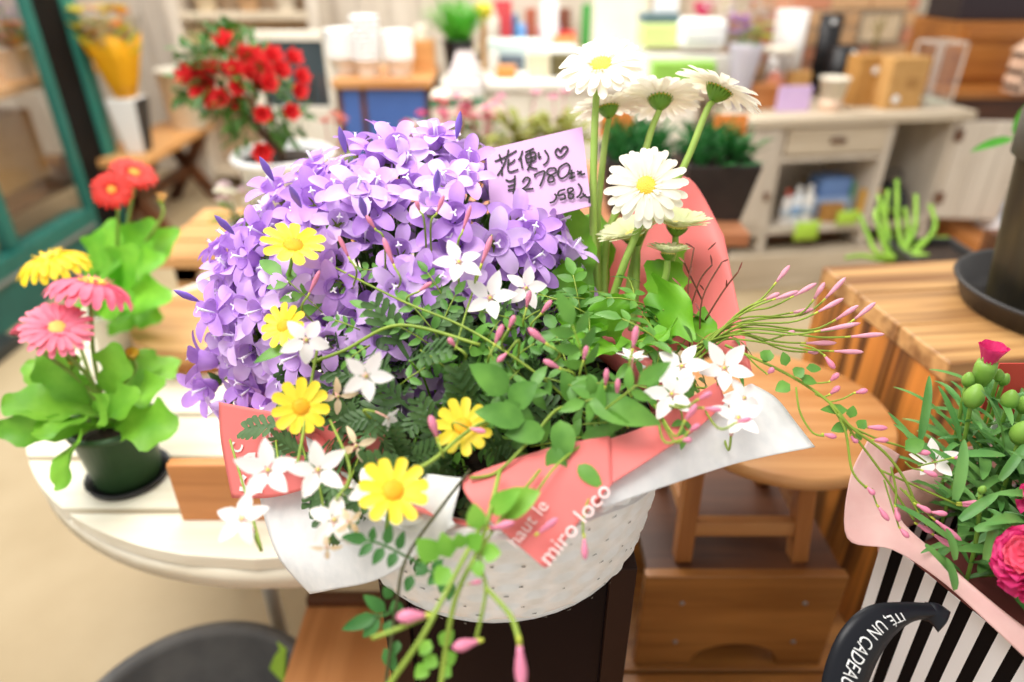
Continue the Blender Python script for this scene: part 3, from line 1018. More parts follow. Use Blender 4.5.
MB().box(-w / 2, -0.06, 0, w / 2, 0.06, h).build('box_body', KRAFT, t, smooth=False, bevel=0.004)
MB().lathe([(0, 0), (0.018, 0), (0.018, 0.002), (0, 0.002)], 16).build('sticker', WHITE, t).matrix_local = Matrix.Translation((-w * 0.22, -0.061, h * 0.2)) @ Matrix.Rotation(PI / 2, 4, 'X')
MB().box(-0.01, -0.061, h * 0.4, w * 0.3, -0.060, h * 0.62).build('printed_panel', cm('#a87a40'), t, smooth=False)
# black cylinders and other vases, back row
for (u0, v0, u1, v1, lb) in ((803, 13, 829, 92, 'tall black paper cylinder with a white dot at the back of the cabinet'), (822, 47, 848, 98, 'shorter black paper cylinder in front of the tall one')):
    x, y, w, h = cab_item(u0, v0, u1, v1, TOP)
    t = empty('black_cylinder', (x, y + 0.02, TOP), lb, 'vase', rz=CAB_A)
    MB().lathe([(0, 0), (w * 0.48, 0), (w * 0.5, h), (w * 0.46, h), (w * 0.44, 0.01), (0, 0.01)], 26).build('cylinder', BLACK, t)
    MB().lathe([(0, 0), (0.013, 0), (0.013, 0.002), (0, 0.002)], 14).build('white_dot', WHITE, t).matrix_local = Matrix.Translation((-w * 0.1 if h > 0.25 else w * 0.12, -w * 0.49, h * 0.9)) @ Matrix.Rotation(PI / 2, 4, 'X')
x, y, w, h = cab_item(767, 10, 798, 98, TOP)
lathed('white_paper_roll', 'tall white paper roll standing at the back of the cabinet', 'roll', x, y + 0.06, TOP, [(0, 0), (w * 0.5, 0), (w * 0.5, h), (w * 0.15, h), (w * 0.15, h - 0.03), (0, h - 0.03)], mat('white paper roll', '#f1eeea', 0.6, '#e6e3df', 5))
x, y, w, h = cab_item(756, 47, 790, 104, TOP)
t = empty('glass_lantern', (x, y + 0.03, TOP), 'glass jar lantern with a cream lid and a coral ornament inside', 'lantern')
MB().lathe([(w * 0.42, 0), (w * 0.45, h * 0.9), (w * 0.43, h * 0.9), (w * 0.40, 0.006), (0, 0.006)], 24).build('glass_jar', GLASS, t)
MB().lathe([(0, h * 0.9), (w * 0.48, h * 0.9), (w * 0.46, h), (0, h)], 24).build('lid', CREAM, t)
MB().lathe([(0, 0.01), (w * 0.3, 0.03), (w * 0.33, h * 0.3), (w * 0.15, h * 0.55), (0, h * 0.6)], 16).build('coral_ornament', cm('#e88a6c'), t)
x, y, w, h = cab_item(724, 45, 756, 112, TOP)
t = empty('flower_vase', (x, y + 0.05, TOP), 'clear lilac vase holding purple and yellow green flowers', 'vase')
MB().lathe([(w * 0.25, 0), (w * 0.3, h * 0.3), (w * 0.5, h * 0.95), (w * 0.5, h), (w * 0.46, h), (w * 0.26, h * 0.3), (0.0, 0.01)], 22).build('vase_glass', mat('lilac glass', '#e6e2e8', 0.15, '#ddd8e2', 4, trans=0.55), t)
for c, n, nm, cx, cz in (('#b98ad8', 12, 'purple_blossoms', -0.02, 0.07), ('#a9bf3a', 7, 'green_blossoms', 0.045, 0.045)):
    fm = MB()
    for i in range(n):
        q = Vector((cx + rnd(-.045, .045), rnd(-.04, .04), h + cz + rnd(-.03, .03)))
        for j in range(8):
            a = 2 * PI * j / 8
            fm.blade(q, (math.cos(a), math.sin(a), 0.5), (0, 0, 1), 0.03, 0.022, ovate, 0.4, 0.2, 3)
    fm.build(nm, mat('vase ' + c, c, 0.6, c, 20, trans=0.2), t)
mb = MB()
for i in range(8):
    mb.tube([(rnd(-.01, .01), rnd(-.01, .01), 0.03), (rnd(-.05, .06), rnd(-.03, .03), h + 0.05)], 0.003, 5)
mb.build('stems', LGREEN, t)
# pale dried cloud of flowers top of the picture
x, y, w, h = cab_item(735, -5, 775, 110, TOP)
t = empty('dried_arrangement', (x - 0.05, y + 0.22, TOP), 'pale dried white flowers in a tall pot behind the lilac vase', 'flowers')
MB().lathe(pot_profile(0.05, 0.07, 0.2), 22).build('pot', OFFW, t)
fm = MB()
for i in range(60):
    q = Vector((rnd(-.16, .16), rnd(-.1, .1), rnd(0.30, 0.48)))
    for j in range(6):
        a = 2 * PI * j / 6
        fm.blade(q, (math.cos(a), math.sin(a), 0.5), (0, 0, 1), 0.028, 0.02, ovate, 0.4, 0.2, 3)
fm.build('blossoms', mat('pale dried', '#e6e0e2', 0.7, '#dcd0d0', 20, trans=0.2), t)
mb = MB()
for i in range(14):
    mb.tube([(rnd(-.02, .02), rnd(-.02, .02), 0.15), (rnd(-.14, .14), rnd(-.08, .08), 0.42)], 0.0025, 5)
mb.build('stems', cm('#b3a583'), t)
# wire lantern at the right end
x, y, w, h = cab_item(913, 42, 943, 104, TOP)
t = empty('wire_lantern', (x, y + 0.02, TOP), 'square glass and wire lantern at the right end of the cabinet', 'lantern', rz=CAB_A)
mb = MB()
for sx in (-1, 1):
    for sy in (-1, 1):
        mb.bar((sx * w / 2, sy * w / 2, 0), (sx * w / 2, sy * w / 2, h), 0.006, 0.006)
for zz in (0.004, h):
    for s in (-1, 1):
        mb.bar((-w / 2, s * w / 2, zz), (w / 2, s * w / 2, zz), 0.006, 0.006)
        mb.bar((s * w / 2, -w / 2, zz), (s * w / 2, w / 2, zz), 0.006, 0.006)
mb.build('wire_frame', mat('white metal wire', '#d8cfc4', 0.4, '#cfc5b8', 10), t, smooth=False)
MB().box(-w / 2 + .003, -w / 2 + .003, .005, w / 2 - .003, w / 2 - .003, h - .003).build('panes', GLASS, t, smooth=False)
MB().box(-w * .45, -w * .45, 0.003, w * .45, w * .45, 0.02).build('lantern_base', cm('#cfd0ba'), t, smooth=False)
# twig on the brick wall and framed wire panel
p = cab(0.50, 0.49, 0)
a = PY(868, 13, cab(0.45, 0.49, 0).y)
b2 = PY(912, 42, cab(0.68, 0.49, 0).y)
t = empty('wall_panel', tuple(cab(0.74, 0.50, b2.z)), 'small wire framed panel hung on the pink brick wall', 'decoration', rz=CAB_A)
hh = a.z - b2.z
mb = MB()
for zz in (0.0, hh):
    mb.bar((-0.105, 0, zz), (0.105, 0, zz), 0.012, 0.012)
for xx in (-0.105, 0.105):
    mb.bar((xx, 0, 0), (xx, 0, hh), 0.012, 0.012)
mb.build('frame', cm('#9b8a74'), t, smooth=False)
MB().box(-0.1, -0.001, 0.005, 0.1, 0.003, hh - 0.005).build('backing', mat('pale panel', '#d9c3a2', 0.7, '#cdb592', 20), t, smooth=False)
p = PY(868, 60, cab(0.46, 0.38, 0).y)
t = empty('dried_twigs', (p.x, cab(0.46, 0.36, 0).y, TOP), 'small brown twigs in a slim bottle behind the kraft boxes', 'decoration')
MB().lathe([(0, 0), (0.022, 0), (0.022, 0.12), (0.01, 0.15), (0.01, 0.2), (0, 0.2)], 14).build('slim_bottle', cm('#8c7a50', 0.2), t)
mb = MB()
for i in range(7):
    mb.tube([(0, 0, 0.18), (rnd(-.02, .02), rnd(-.02, .02), 0.25), (rnd(-.05, .05), rnd(-.03, .03), rnd(0.3, 0.36))], 0.003, 5)
mb.build('twigs', cm('#7d6a35'), t)

# things inside the cubby
CB = 0.285
for (u0, v0, u1, v1, lb, bc, cc) in ((781, 192, 790, 224, 'small white bottle with a red cap at the left of the cubby', '#f2eeec', '#d9543c'), (790, 188, 801, 223, 'white bottle with a blue band beside the red capped one in the cubby', '#e9eef2', '#f4f4f2'), (801, 187, 812, 222, 'white bottle nearest the blue packs in the cubby', '#f3f1ec', '#f4f4f2')):
    x, y, w, h = cab_item(u0, v0, u1, v1, CB)
    bt = bottle('squeeze_bottle', lb, x, y + 0.03, CB, w * 0.5, h, cm(bc, 0.3), cm(cc, 0.35))
    MB().lathe([(w * 0.508, h * 0.2), (w * 0.508, h * 0.45)], 16).build('label_band', cm('#8fb2d8' if 'band' in lb else '#c9d3dd'), bt)
x, y, w, h = cab_item(810, 180, 850, 218, CB)
t = empty('wipes_pack', (x, y + 0.08, CB), 'blue and white packs stacked in the cubby of the weathered cabinet', 'pack', rz=CAB_A)
MB().box(-w / 2, -0.06, 0, w / 2, 0.06, h * 0.5).build('pack_body', cm('#a9c2e6', 0.3), t, smooth=False, bevel=0.012)
MB().box(-w * .4, -0.05, h * .5, w * .45, 0.06, h).build('upper_pack', cm('#6f93cf', 0.3), t, smooth=False, bevel=0.012)
MB().box(-w * .3, -0.064, h * .1, w * .2, -0.058, h * .4).build('white_print', WHITE, t, smooth=False)
x, y, w, h = cab_item(792, 170, 826, 190, CB)
boxy('storage_bin', 'dark navy bin deep inside the cubby', 'box', x, y - 0.02, CB, 0.17, 0.08, 0.17, cm('#3c4352'), 0.006, CAB_A)
x, y, w, h = cab_item(848, 172, 872, 216, CB)
bottle('cleaner_bottle', 'green bottle with a white cap at the right of the cubby', x, y + 0.08, CB, w * 0.5, h, cm('#62b878', 0.3), cm('#cfe3d2'))
x, y, w, h = cab_item(856, 190, 876, 219, CB)
boxy('snack_pack', 'yellow orange pack in front of the green bottle', 'pack', x, y + 0.02, CB, w, 0.04, h, cm('#e0a93a', 0.4), 0.008, CAB_A)
x, y, w, h = cab_item(820, 205, 842, 222, CB)
boxy('kraft_carton', 'low kraft carton at the front of the cubby', 'box', x, y + 0.02, CB, w, 0.05, h, KRAFT2, 0.004, CAB_A)
for (u0, v0, u1, v1, lb, yy) in ((830, 208, 853, 222, 'lime sticky note on the kraft carton', -0.02), (795, 223, 821, 242, 'lime sticky note hanging from the cabinet shelf edge', -0.045)):
    p = PZ((u0 + u1) / 2, v1, 0.285 if v1 < 230 else 0.235)
    q = CAB + CX * ((p - CAB).dot(CX)) + CY * yy
    s = depth_of(p) / FPX
    mb = MB()
    rows = cloth([[Vector((-1, 0, 0)), Vector((0, -0.08, 0.02)), Vector((1, 0, 0))], [Vector((-1, 0, 1)), Vector((0, 0.0, 1.0)), Vector((1, 0, 1.04))]], 3)
    o = mb.grid([[Vector((c.x * s * (u1 - u0) / 2, c.y * 0.05, c.z * s * (v1 - v0))) for c in r] for r in rows]).build('sticky_note', LIME, solid=0.001, loc=(q.x, q.y, p.z))
    o.rotation_euler = (0, 0, CAB_A)
    tag(o, lb, 'note')
x, y, w, h = cab_item(876, 186, 912, 224, CB)
t = empty('black_bag', (x, y + 0.1, CB), 'black bag slumped in the right cubby of the cabinet', 'bag', rz=CAB_A)
mb = MB()
rows = []
for i in range(8):
    f = i / 7
    rr = 0.085 * (1 + 0.2 * math.sin(f * 3)) * (1 - 0.7 * f ** 3)
    rows.append([Vector((rr * (1 + 0.12 * math.sin(4 * a + f * 5)) * math.cos(a), rr * 0.8 * (1 + 0.1 * math.sin(5 * a)) * math.sin(a), 0.16 * f)) for a in [2 * PI * k / 24 for k in range(25)]])
mb.grid(rows).build('bag_body', BLACK, t)
MB().tube(curve([(-0.04, 0, 0.13), (-0.03, 0, 0.21), (0.03, 0, 0.21), (0.04, 0, 0.13)], 5), 0.005, 6).build('handle', BLACK, t)
boxy('black_box', 'small black box beside the slumped bag in the right cubby', 'box', cab(0.77, 0.18, 0).x, cab(0.77, 0.18, 0).y, CB, 0.09, 0.1, 0.11, DARK, 0.005, CAB_A)

# chest of drawers and dark boxes at the far right
QA = PY(932, 108, 3.55)
t = empty('wooden_chest', (2.52, 3.80, 0), 'brown wooden chest with recessed panels at the far right', 'chest')
CZ = 0.80
MB().box(-0.52, -0.50, CZ - 0.03, 0.9, 0.3, CZ).build('lower_top', W_CHEST, t, smooth=False, bevel=0.004)
MB().box(-0.47, -0.40, 0, 0.9, 0.28, CZ - 0.03).build('lower_body', W_DARK, t, smooth=False, bevel=0.004)
MB().box(-0.40, -0.28, CZ, 0.9, 0.28, 1.07).build('upper_body', W_CHEST, t, smooth=False, bevel=0.004)
mb = MB()
for x0, x1 in ((-0.38, -0.02), (0.02, 0.40), (0.44, 0.88)):
    mb.box(x0, -0.30, CZ + 0.03, x1, -0.275, CZ + 0.175)
    mb.box(x0, -0.30, CZ + 0.20, x1, -0.275, 1.05)
mb.build('panel_fronts', W_CHEST, t, smooth=False, bevel=0.006)
boxy('dark_crate', 'dark grey box on the left of the brown chest', 'box', 2.42, 3.80, 1.07, 0.52, 0.3, 0.32, cm('#2e2328'), 0.006)
boxy('dark_crate', 'dark box on the right of the brown chest, beside another dark box', 'box', 3.0, 3.80, 1.07, 0.55, 0.3, 0.32, cm('#3a2f33'), 0.006)
# house lantern
p = PZ(1019, 92, CZ)
t = empty('house_lantern', (p.x + 0.03, p.y, CZ), 'pale pink house shaped lantern with square windows on the chest ledge', 'lantern')
mb = MB()
HW = 0.085
mb.box(-HW, -0.05, 0, HW, 0.05, 0.012)
for xx in (-HW, -0.012, HW - 0.024):
    mb.box(xx, -0.05, 0.012, xx + 0.024, 0.05, 0.17)
for zz in (0.012, 0.075, 0.145):
    mb.box(-HW, -0.05, zz, HW, 0.05, zz + 0.026)
mb.prism([(-HW - 0.01, 0.17), (HW + 0.01, 0.17), (0.0, 0.25)], (1, 0, 0), (0, 0, 1), (0, 1, 0), (0, -0.055, 0), 0.11)
mb.build('house_shell', mat('pale pink wood', '#e5c2a8', 0.6, '#d8b297', 10), t, smooth=False, bevel=0.002)
MB().box(-HW + 0.01, -0.02, 0.012, HW - 0.01, 0.02, 0.165).build('dark_interior', cm('#5a3220'), t, smooth=False)
# purple posy hung on the open door corner, low ledge with papers
p = PZ(979, 126, 0.70)
t = empty('violet_posy', (p.x + 0.02, p.y + 0.25, 0.0), 'violet flower in a tall slim vase behind the open cabinet door', 'flowers')
zt = PY(979, 114, p.y + 0.25).z
MB().lathe([(0, 0), (0.05, 0), (0.03, 0.3), (0.022, zt - 0.06), (0, zt - 0.06)], 16).build('slim_vase', cm('#4a3a30'), t)
fm = MB()
for i in range(9):
    q = Vector((rnd(-.025, .025), rnd(-.02, .02), zt + rnd(-.03, .015)))
    for j in range(6):
        a = 2 * PI * j / 6
        fm.blade(q, (math.cos(a), math.sin(a), 0.5), (0, 0, 1), 0.03, 0.022, ovate, 0.4, 0.2, 3)
fm.build('blossoms', cm('#8d4fb8'), t)
p = PZ(990, 238, 0.22)
boxy('low_ledge', 'low brown wooden ledge beside the cabinet', 'ledge', p.x + 0.22, p.y + 0.05, 0, 0.62, 0.45, 0.22, W_ORANGE)
boxy('paper_pack', 'white paper pack on the low ledge under the open door', 'paper', p.x + 0.15, p.y + 0.12, 0.22, 0.24, 0.16, 0.07, cm('#eef0f4'), 0.006)
boxy('paper_pack', 'pale blue pack lying on top of the white paper pack', 'paper', p.x + 0.16, p.y + 0.12, 0.29, 0.20, 0.15, 0.06, cm('#c3d2ee'), 0.006)
boxy('paper_pack', 'cream pack on top of the pale blue pack', 'paper', p.x + 0.18, p.y + 0.13, 0.35, 0.18, 0.14, 0.07, cm('#efe9da'), 0.006)

# ---------------------------------------------------------------- middle ground
# plank table carrying the planters
PT = 0.75
t = empty('plank_table', (0.12, 1.93, 0), 'reddish wooden plank table carrying planters behind the flower basket', 'table')
for k in range(4):
    MB().box(-0.50, -0.33 + k * 0.17, PT - 0.035, 0.47, -0.165 + k * 0.17, PT).build('plank', wood('reddish plank', '#c98a62', '#a96c47', '#b57650', grain='x'), t, smooth=False, bevel=0.003)
for sx in (-0.44, 0.41):
    for sy in (-0.28, 0.30):
        MB().bar((sx, sy, 0), (sx, sy, PT - 0.035), 0.045, 0.045).build('leg', W_DARK, t, smooth=False)


def spiky_planter(label, cx, cy, w, card_dx, card_label, seed):
    random.seed(seed)
    t = empty('square_planter', (cx, cy, PT), label, 'planter', 'black planters on the plank table')
    mb = MB()
    a, c, h = w * 0.36, w * 0.5, 0.15
    for s, z in ((a, 0), (c, h)):
        mb.v += [Vector((sx * s, sy * s, z)) for sx, sy in ((-1, -1), (1, -1), (1, 1), (-1, 1))]
    for s, z in ((c - 0.008, h), (c - 0.012, h - 0.02)):
        mb.v += [Vector((sx * s, sy * s, z)) for sx, sy in ((-1, -1), (1, -1), (1, 1), (-1, 1))]
    mb.f = [(3, 2, 1, 0)]
    for k in range(3):
        for i in range(4):
            j = (i + 1) % 4
            mb.f.append((k * 4 + i, k * 4 + j, k * 4 + 4 + j, k * 4 + 4 + i))
    mb.f.append((12, 13, 14, 15))
    mb.m = [0] * len(mb.f)
    mb.build('pot', DARK, t, smooth=False, bevel=0.004)
    MB().box(-c + .012, -c + .012, h - 0.03, c - .012, c - .012, h - 0.015).build('soil', SOIL, t, smooth=False)
    mb = MB()
    for k in range(260):
        d = Vector((rnd(-.8, .8), rnd(-.8, .8), rnd(0.5, 1.1)))
        mb.blade((rnd(-c, c) * .75, rnd(-c, c) * .75, h + rnd(-.02, .04)), d, rdir() + Vector((0, 0, 1)), rnd(0.05, 0.085), 0.016, lance, 0.6, 0.2, 4)
    mb.build('foliage', mat('deep green leaves', '#2d7a34', 0.5, '#1f5a26', 40, trans=0.2), t)
    k = empty('orange_card', (cx + card_dx, cy + 0.02, PT + h), card_label, 'card')
    MB().box(-0.042, -0.0015, 0.035, 0.042, 0.0015, 0.10).build('card_face', mat('orange card', '#f4964a', 0.55, '#ef8c40', 10), k, smooth=False)
    MB().bar((0, 0.003, -0.03), (0, 0.003, 0.06), 0.005, 0.003).build('stick', CREAM, k, smooth=False)
    return t


p = PZ(724, 224, PT)
spiky_planter('black square planter of dark green leaves at the right end of the plank table', p.x - 0.02, p.y + 0.085, 0.185, 0.03, 'orange card stuck in the right planter', 5)
p2 = PZ(636, 218, PT)
spiky_planter('black square planter of dark green leaves seen behind the white gerbera stems', p2.x, p2.y + 0.085, 0.185, -0.055, 'orange card stuck in the planter behind the gerbera stems', 6)


def little_plant(name, label, cat, x, y, z, spread, height, cols, leafcol, n_leaf, n_fl, pot_m, leaf_w=0.03, seed=1, potr=0.05, poth=0.09, group=None):
    random.seed(seed)
    t = empty(name, (x, y, z), label, cat, group)
    MB().lathe(pot_profile(potr * 0.75, potr, poth), 22).build('pot', pot_m, t)
    MB().lathe([(0, poth - .015), (potr - .006, poth - .015), (potr - .006, poth - .02), (0, poth - .02)], 18).build('soil', SOIL, t)
    mb = MB()
    for k in range(n_leaf):
        a = rnd(0, 2 * PI)
        e = rnd(0.15, 1.2)
        d = Vector((math.cos(a) * math.cos(e), math.sin(a) * math.cos(e), math.sin(e)))
        st = Vector((math.cos(a), math.sin(a), 0)) * potr * 0.3 + Vector((0, 0, poth))
        mid = st + d * (spread * rnd(0.45, 0.9))
        mb.tube([st, st.lerp(mid, .6) + Vector((0, 0, .01)), mid], 0.0018, 4)
        mb.blade(mid, d + Vector((0, 0, -0.2)), Vector((0, 0, 1)) - d * .2, leaf_w * rnd(1.3, 2.0), leaf_w, ovate, 0.6, 0.15, 5)
    mb.build('foliage', mat('leaf ' + leafcol, leafcol, 0.5, None, 30, trans=0.2), t)
    for ci, c in enumerate(cols):
        fm = MB()
        for k in range(n_fl):
            q = Vector((rnd(-spread, spread) * .8, rnd(-spread, spread) * .8, poth + height + rnd(-.03, .03)))
            for j in range(10):
                a = 2 * PI * j / 10
                fm.blade(q, (math.cos(a), math.sin(a), 0.3), (0, 0, 1), 0.022, 0.014, ovate, 0.3, 0.1, 3)
                fm.blade(q + Vector((0, 0, .003)), (math.cos(a + .3), math.sin(a + .3), 0.9), (0, 0, 1), 0.014, 0.01, ovate, 0.3, 0.1, 3)
            fm.tube([Vector((q.x * .3, q.y * .3, poth)), q], 0.0015, 4)
        fm.build(['pink_blossoms', 'white_blossoms', 'red_blossoms'][ci], mat('blossom ' + c, c, 0.55, c, 30, trans=0.2), t)
    return t


PINKS = ['#f08ab0', '#f6e6d8', '#dd2f5c']
for k, (u, v, lb) in enumerate(((424, 130, 'pink and white double daisies nearest the purple flowers'), (452, 112, 'pink and crimson double daisies in the middle of the pink clump'), (482, 116, 'pink double daisies beside the variegated plant'))):
    q = P(u, v, 2.08)
    little_plant('double_daisy', lb, 'flowers', q.x, q.y, PT, 0.06, q.z - PT - 0.075, PINKS, '#5d7a2c', 18, 5, CREAM, seed=20 + k, group='pink daisies on the plank table')
for k, (u, v, lb) in enumerate(((522, 118, 'olive leaved variegated begonia left of the white gerberas'), (560, 122, 'olive leaved variegated begonia behind the price card'))):
    q = P(u, v, 1.95)
    little_plant('begonia_plant', lb, 'plant', q.x, q.y, PT, 0.085, q.z - PT - 0.05, ['#e59cb6'], '#8f9340', 46, 2, CREAM, leaf_w=0.034, seed=30 + k, potr=0.055, poth=0.12, group='begonias on the plank table')

# slatted table at the left with the red azalea
SZ = 0.675
p0 = PZ(145, 258, SZ)
t = empty('slatted_table', (p0.x, p0.y, 0), 'pale wooden slatted table carrying the red azalea', 'table')
for k in range(3):
    MB().box(0, 0.0 + k * 0.135, SZ - 0.03, 0.52, 0.120 + k * 0.135, SZ).build('slat', W_PINE, t, smooth=False, bevel=0.003)
MB().box(0.05, 0.03, SZ - 0.08, 0.09, 0.37, SZ - 0.03).build('rail', W_PINEY, t, smooth=False)
MB().box(0.43, 0.03, SZ - 0.08, 0.47, 0.37, SZ - 0.03).build('rail', W_PINEY, t, smooth=False)
for sx in (0.07, 0.45):
    for sy in (0.05, 0.35):
        MB().bar((sx, sy, 0), (sx, sy, SZ - 0.03), 0.04, 0.04).build('leg', W_PINE, t, smooth=False)

# red azalea in a white pot
random.seed(41)
q = P(283, 152, 1.78)
t = empty('azalea_plant', (q.x, q.y, SZ), 'red flowering azalea bush in a white rolled rim pot', 'plant')
ah = q.z - SZ
MB().lathe([(0, 0), (0.085, 0), (0.09, 0.004), (0.118, ah - 0.02), (0.128, ah - 0.018), (0.134, ah - 0.008), (0.128, ah + 0.002), (0.118, ah), (0.11, ah - 0.03), (0, ah - 0.03)], 40).build('pot', WHITE, t)
MB().lathe([(0, ah - 0.018), (0.112, ah - 0.02), (0.112, ah - 0.03), (0, ah - 0.03)], 24).build('soil', SOIL, t)
mb, fm, tr = MB(), MB(), MB()
AC = Vector((-0.10, 0, ah + 0.155))
for i in range(9):
    a = rnd(0, 2 * PI)
    e = AC + Vector((math.cos(a) * .09, math.sin(a) * .09, rnd(-.02, .1)))
    tr.tube(curve([(0, 0, ah - .02), (e.x * .4, e.y * .4, ah + .08), e], 5), [0.006, 0.006, 0.006, 0.005, 0.005, 0.005, 0.004, 0.004, 0.004, 0.003, 0.003], 5)
tr.build('branches', cm('#5b4028'), t)
for i in range(430):
    n = rdir()
    if n.z < -0.85:
        continue
    r = rnd(0.55, 1.0)
    c = AC + Vector((n.x * 0.135 + (0.06 if n.z < -0.2 else 0), n.y * 0.12, n.z * 0.15)) * r
    mb.blade(c, n + rdir() * .8, Vector((0, 0, 1)) + rdir() * .5, rnd(0.03, 0.05), 0.018, ovate, 0.3, 0.15, 4)
mb.build('foliage', mat('azalea leaves', '#33611f', 0.4, '#54822f', 30, trans=0.2), t)


def azalea_flower():
    f = MB()
    for j in range(6):
        a = 2 * PI * j / 6
        for s in range(2):
            f.blade(Vector((0, 0, -0.004)), (math.cos(a + s * .5), math.sin(a + s * .5), 0.75 + s * .6), (0, 0, 1), 0.036 - s * .008, 0.026, ovate, -0.5 + rnd(-.1, .1), 0.2, 5, wave=0.25)
    return f.build('flower', mat('azalea red', '#e6303a', 0.5, '#ee4a48', 30, trans=0.25), None)


azp = azalea_flower()
azpx = [(190, 77), (200, 92), (215, 72), (228, 72), (238, 88), (222, 98), (212, 86), (255, 60), (262, 70), (245, 58), (272, 58), (292, 60), (280, 72), (225, 45), (259, 86), (250, 74), (268, 84), (298, 92), (290, 112), (262, 114), (239, 102), (236, 72), (204, 75), (300, 78), (214, 100), (262, 150)]
for i, (u, v) in enumerate(azpx):
    q2 = P(u, v, 1.62 + rnd(-.02, .03))
    n = (q2 - (AC + t.location)).normalized() + Vector((0, -0.6, 0.4))
    share(azp, 'flower', t, q2 - t.location, aim(n, rnd(0, 6)), rnd(0.85, 1.2))
bpy.data.objects.remove(azp)
# small daisies and a red tipped succulent beside the azalea
q = P(237, 205, 1.66)
little_plant('small_daisy', 'little white daisies tucked against the azalea pot', 'flowers', -0.70, 1.70, SZ, 0.05, 0.08, ['#f0d9dd', '#f7f3df'], '#6f9a3a', 14, 3, CREAM, seed=44, potr=0.04, poth=0.07)
q = P(339, 128, 1.9)
little_plant('succulent_plant', 'red tipped green plant at the right of the azalea', 'plant', q.x - 0.02, 1.90, SZ, 0.06, 0.16, ['#c4604a'], '#8a9a50', 26, 4, OFFW, seed=45, potr=0.05, poth=0.13)

# spiky green plant in a black pot on a stand behind the wooden crate
q = PZ(937, 250, 0.765)
t = empty('plant_stand', (q.x, q.y, 0), 'wooden stand under the branching green plant, behind the crate', 'stand')
MB().box(-0.14, -0.13, 0.58, 0.14, 0.13, 0.61).build('top', W_OAK, t, smooth=False, bevel=0.003)
for sx in (-0.11, 0.11):
    for sy in (-0.10, 0.10):
        MB().bar((sx, sy, 0), (sx, sy, 0.58), 0.035, 0.035).build('leg', W_OAK, t, smooth=False)
random.seed(51)
t = empty('branching_succulent', (q.x, q.y, 0.61), 'bright green branching succulent in a square black pot', 'plant')
mb = MB()
a, c, h = 0.055, 0.082, 0.155
for s, z in ((a, 0), (c, h), (c - 0.008, h), (c - 0.012, h - 0.025)):
    mb.v += [Vector((sx * s, sy * s, z)) for sx, sy in ((-1, -1), (1, -1), (1, 1), (-1, 1))]
mb.f = [(3, 2, 1, 0)] + [(k * 4 + i, k * 4 + (i + 1) % 4, k * 4 + 4 + (i + 1) % 4, k * 4 + 4 + i) for k in range(3) for i in range(4)] + [(12, 13, 14, 15)]
mb.m = [0] * len(mb.f)
mb.build('pot', DARK, t, smooth=False, bevel=0.004)
MB().box(-.068, -.068, h - .03, .068, .068, h - 0.018).build('soil', SOIL, t, smooth=False)
mb = MB()
for path in ([(905, 250), (898, 225), (897, 180)], [(890, 255), (878, 222), (876, 212), (884, 205), (892, 212)], [(915, 252), (925, 240), (948, 238)], [(880, 255), (868, 235), (860, 215)], [(905, 255), (915, 228), (916, 195)], [(893, 258), (888, 230), (878, 195)], [(915, 255), (935, 228), (930, 205)], [(885, 260), (862, 256), (845, 258)], [(900, 258), (885, 240), (888, 190)], [(900, 258), (908, 235), (905, 208)]):
    pts = [P(u, v, 1.60 + 0.02 * i) - t.location for i, (u, v) in enumerate(path)]
    pts = [Vector((0, 0, h - 0.02)).lerp(pts[0], 0.3)] + pts
    cc = curve(pts, 6)
    mb.tube(cc, [0.007 * (1 - 0.35 * i / len(cc)) for i in range(len(cc))], 7)
mb.build('branches', mat('bright succulent green', '#97c440', 0.45, '#79a92e', 20, trans=0.1), t)

# ---------------------------------------------------------------- near ground: tables, stools, crates
WT = 0.70
WC = Vector((-0.32, 1.106, 0))
WR = 0.505
t = empty('round_table', (WC.x, WC.y, 0), 'round white slatted table with chipped paint, left of the flower basket', 'table')
edges = [-WR, -0.42, -0.31, -0.20, -0.09, 0.02, 0.13, 0.24, 0.35, WR]
for k in range(len(edges) - 1):
    y0, y1 = edges[k] + (0.005 if k else 0.0), edges[k + 1] - (0.005 if k < len(edges) - 2 else 0.0)
    ys = [y0 + (y1 - y0) * i / 10 for i in range(11)]
    right = [(math.sqrt(max(0.0, WR ** 2 - y * y)), y) for y in ys]
    poly = right + [(-x, y) for x, y in reversed(right)]
    poly = [q for i, q in enumerate(poly) if i == 0 or (Vector(q) - Vector(poly[i - 1])).length > 1e-5]
    if (Vector(poly[0]) - Vector(poly[-1])).length < 1e-5:
        poly = poly[:-1]
    MB().prism(poly, (1, 0, 0), (0, 1, 0), (0, 0, 1), (0, 0, WT - 0.02), 0.02).build('slat', W_WHITE, t, smooth=False, bevel=0.0015)
rim = MB()
rim.lathe([(WR - 0.014, WT - 0.055), (WR - 0.002, WT - 0.055), (WR - 0.002, WT - 0.021), (WR - 0.014, WT - 0.021)], 72, closed=True)
rim.build('rim', W_WHITE, t)
MB().box(-0.42, -0.03, WT - 0.05, 0.42, 0.03, WT - 0.02).build('cross_rail', W_WHITE, t, smooth=False)
for (lx, ly) in ((-0.15, -0.19), (-0.36, 0.1), (0.36, 0.1), (-0.01, 0.42)):
    MB().tube([(lx, ly, 0), (lx, ly, WT - 0.02)], 0.014, 12).build('leg', mat('pale grey metal', '#c9c6bd', 0.4, '#bdbab1', 8), t)

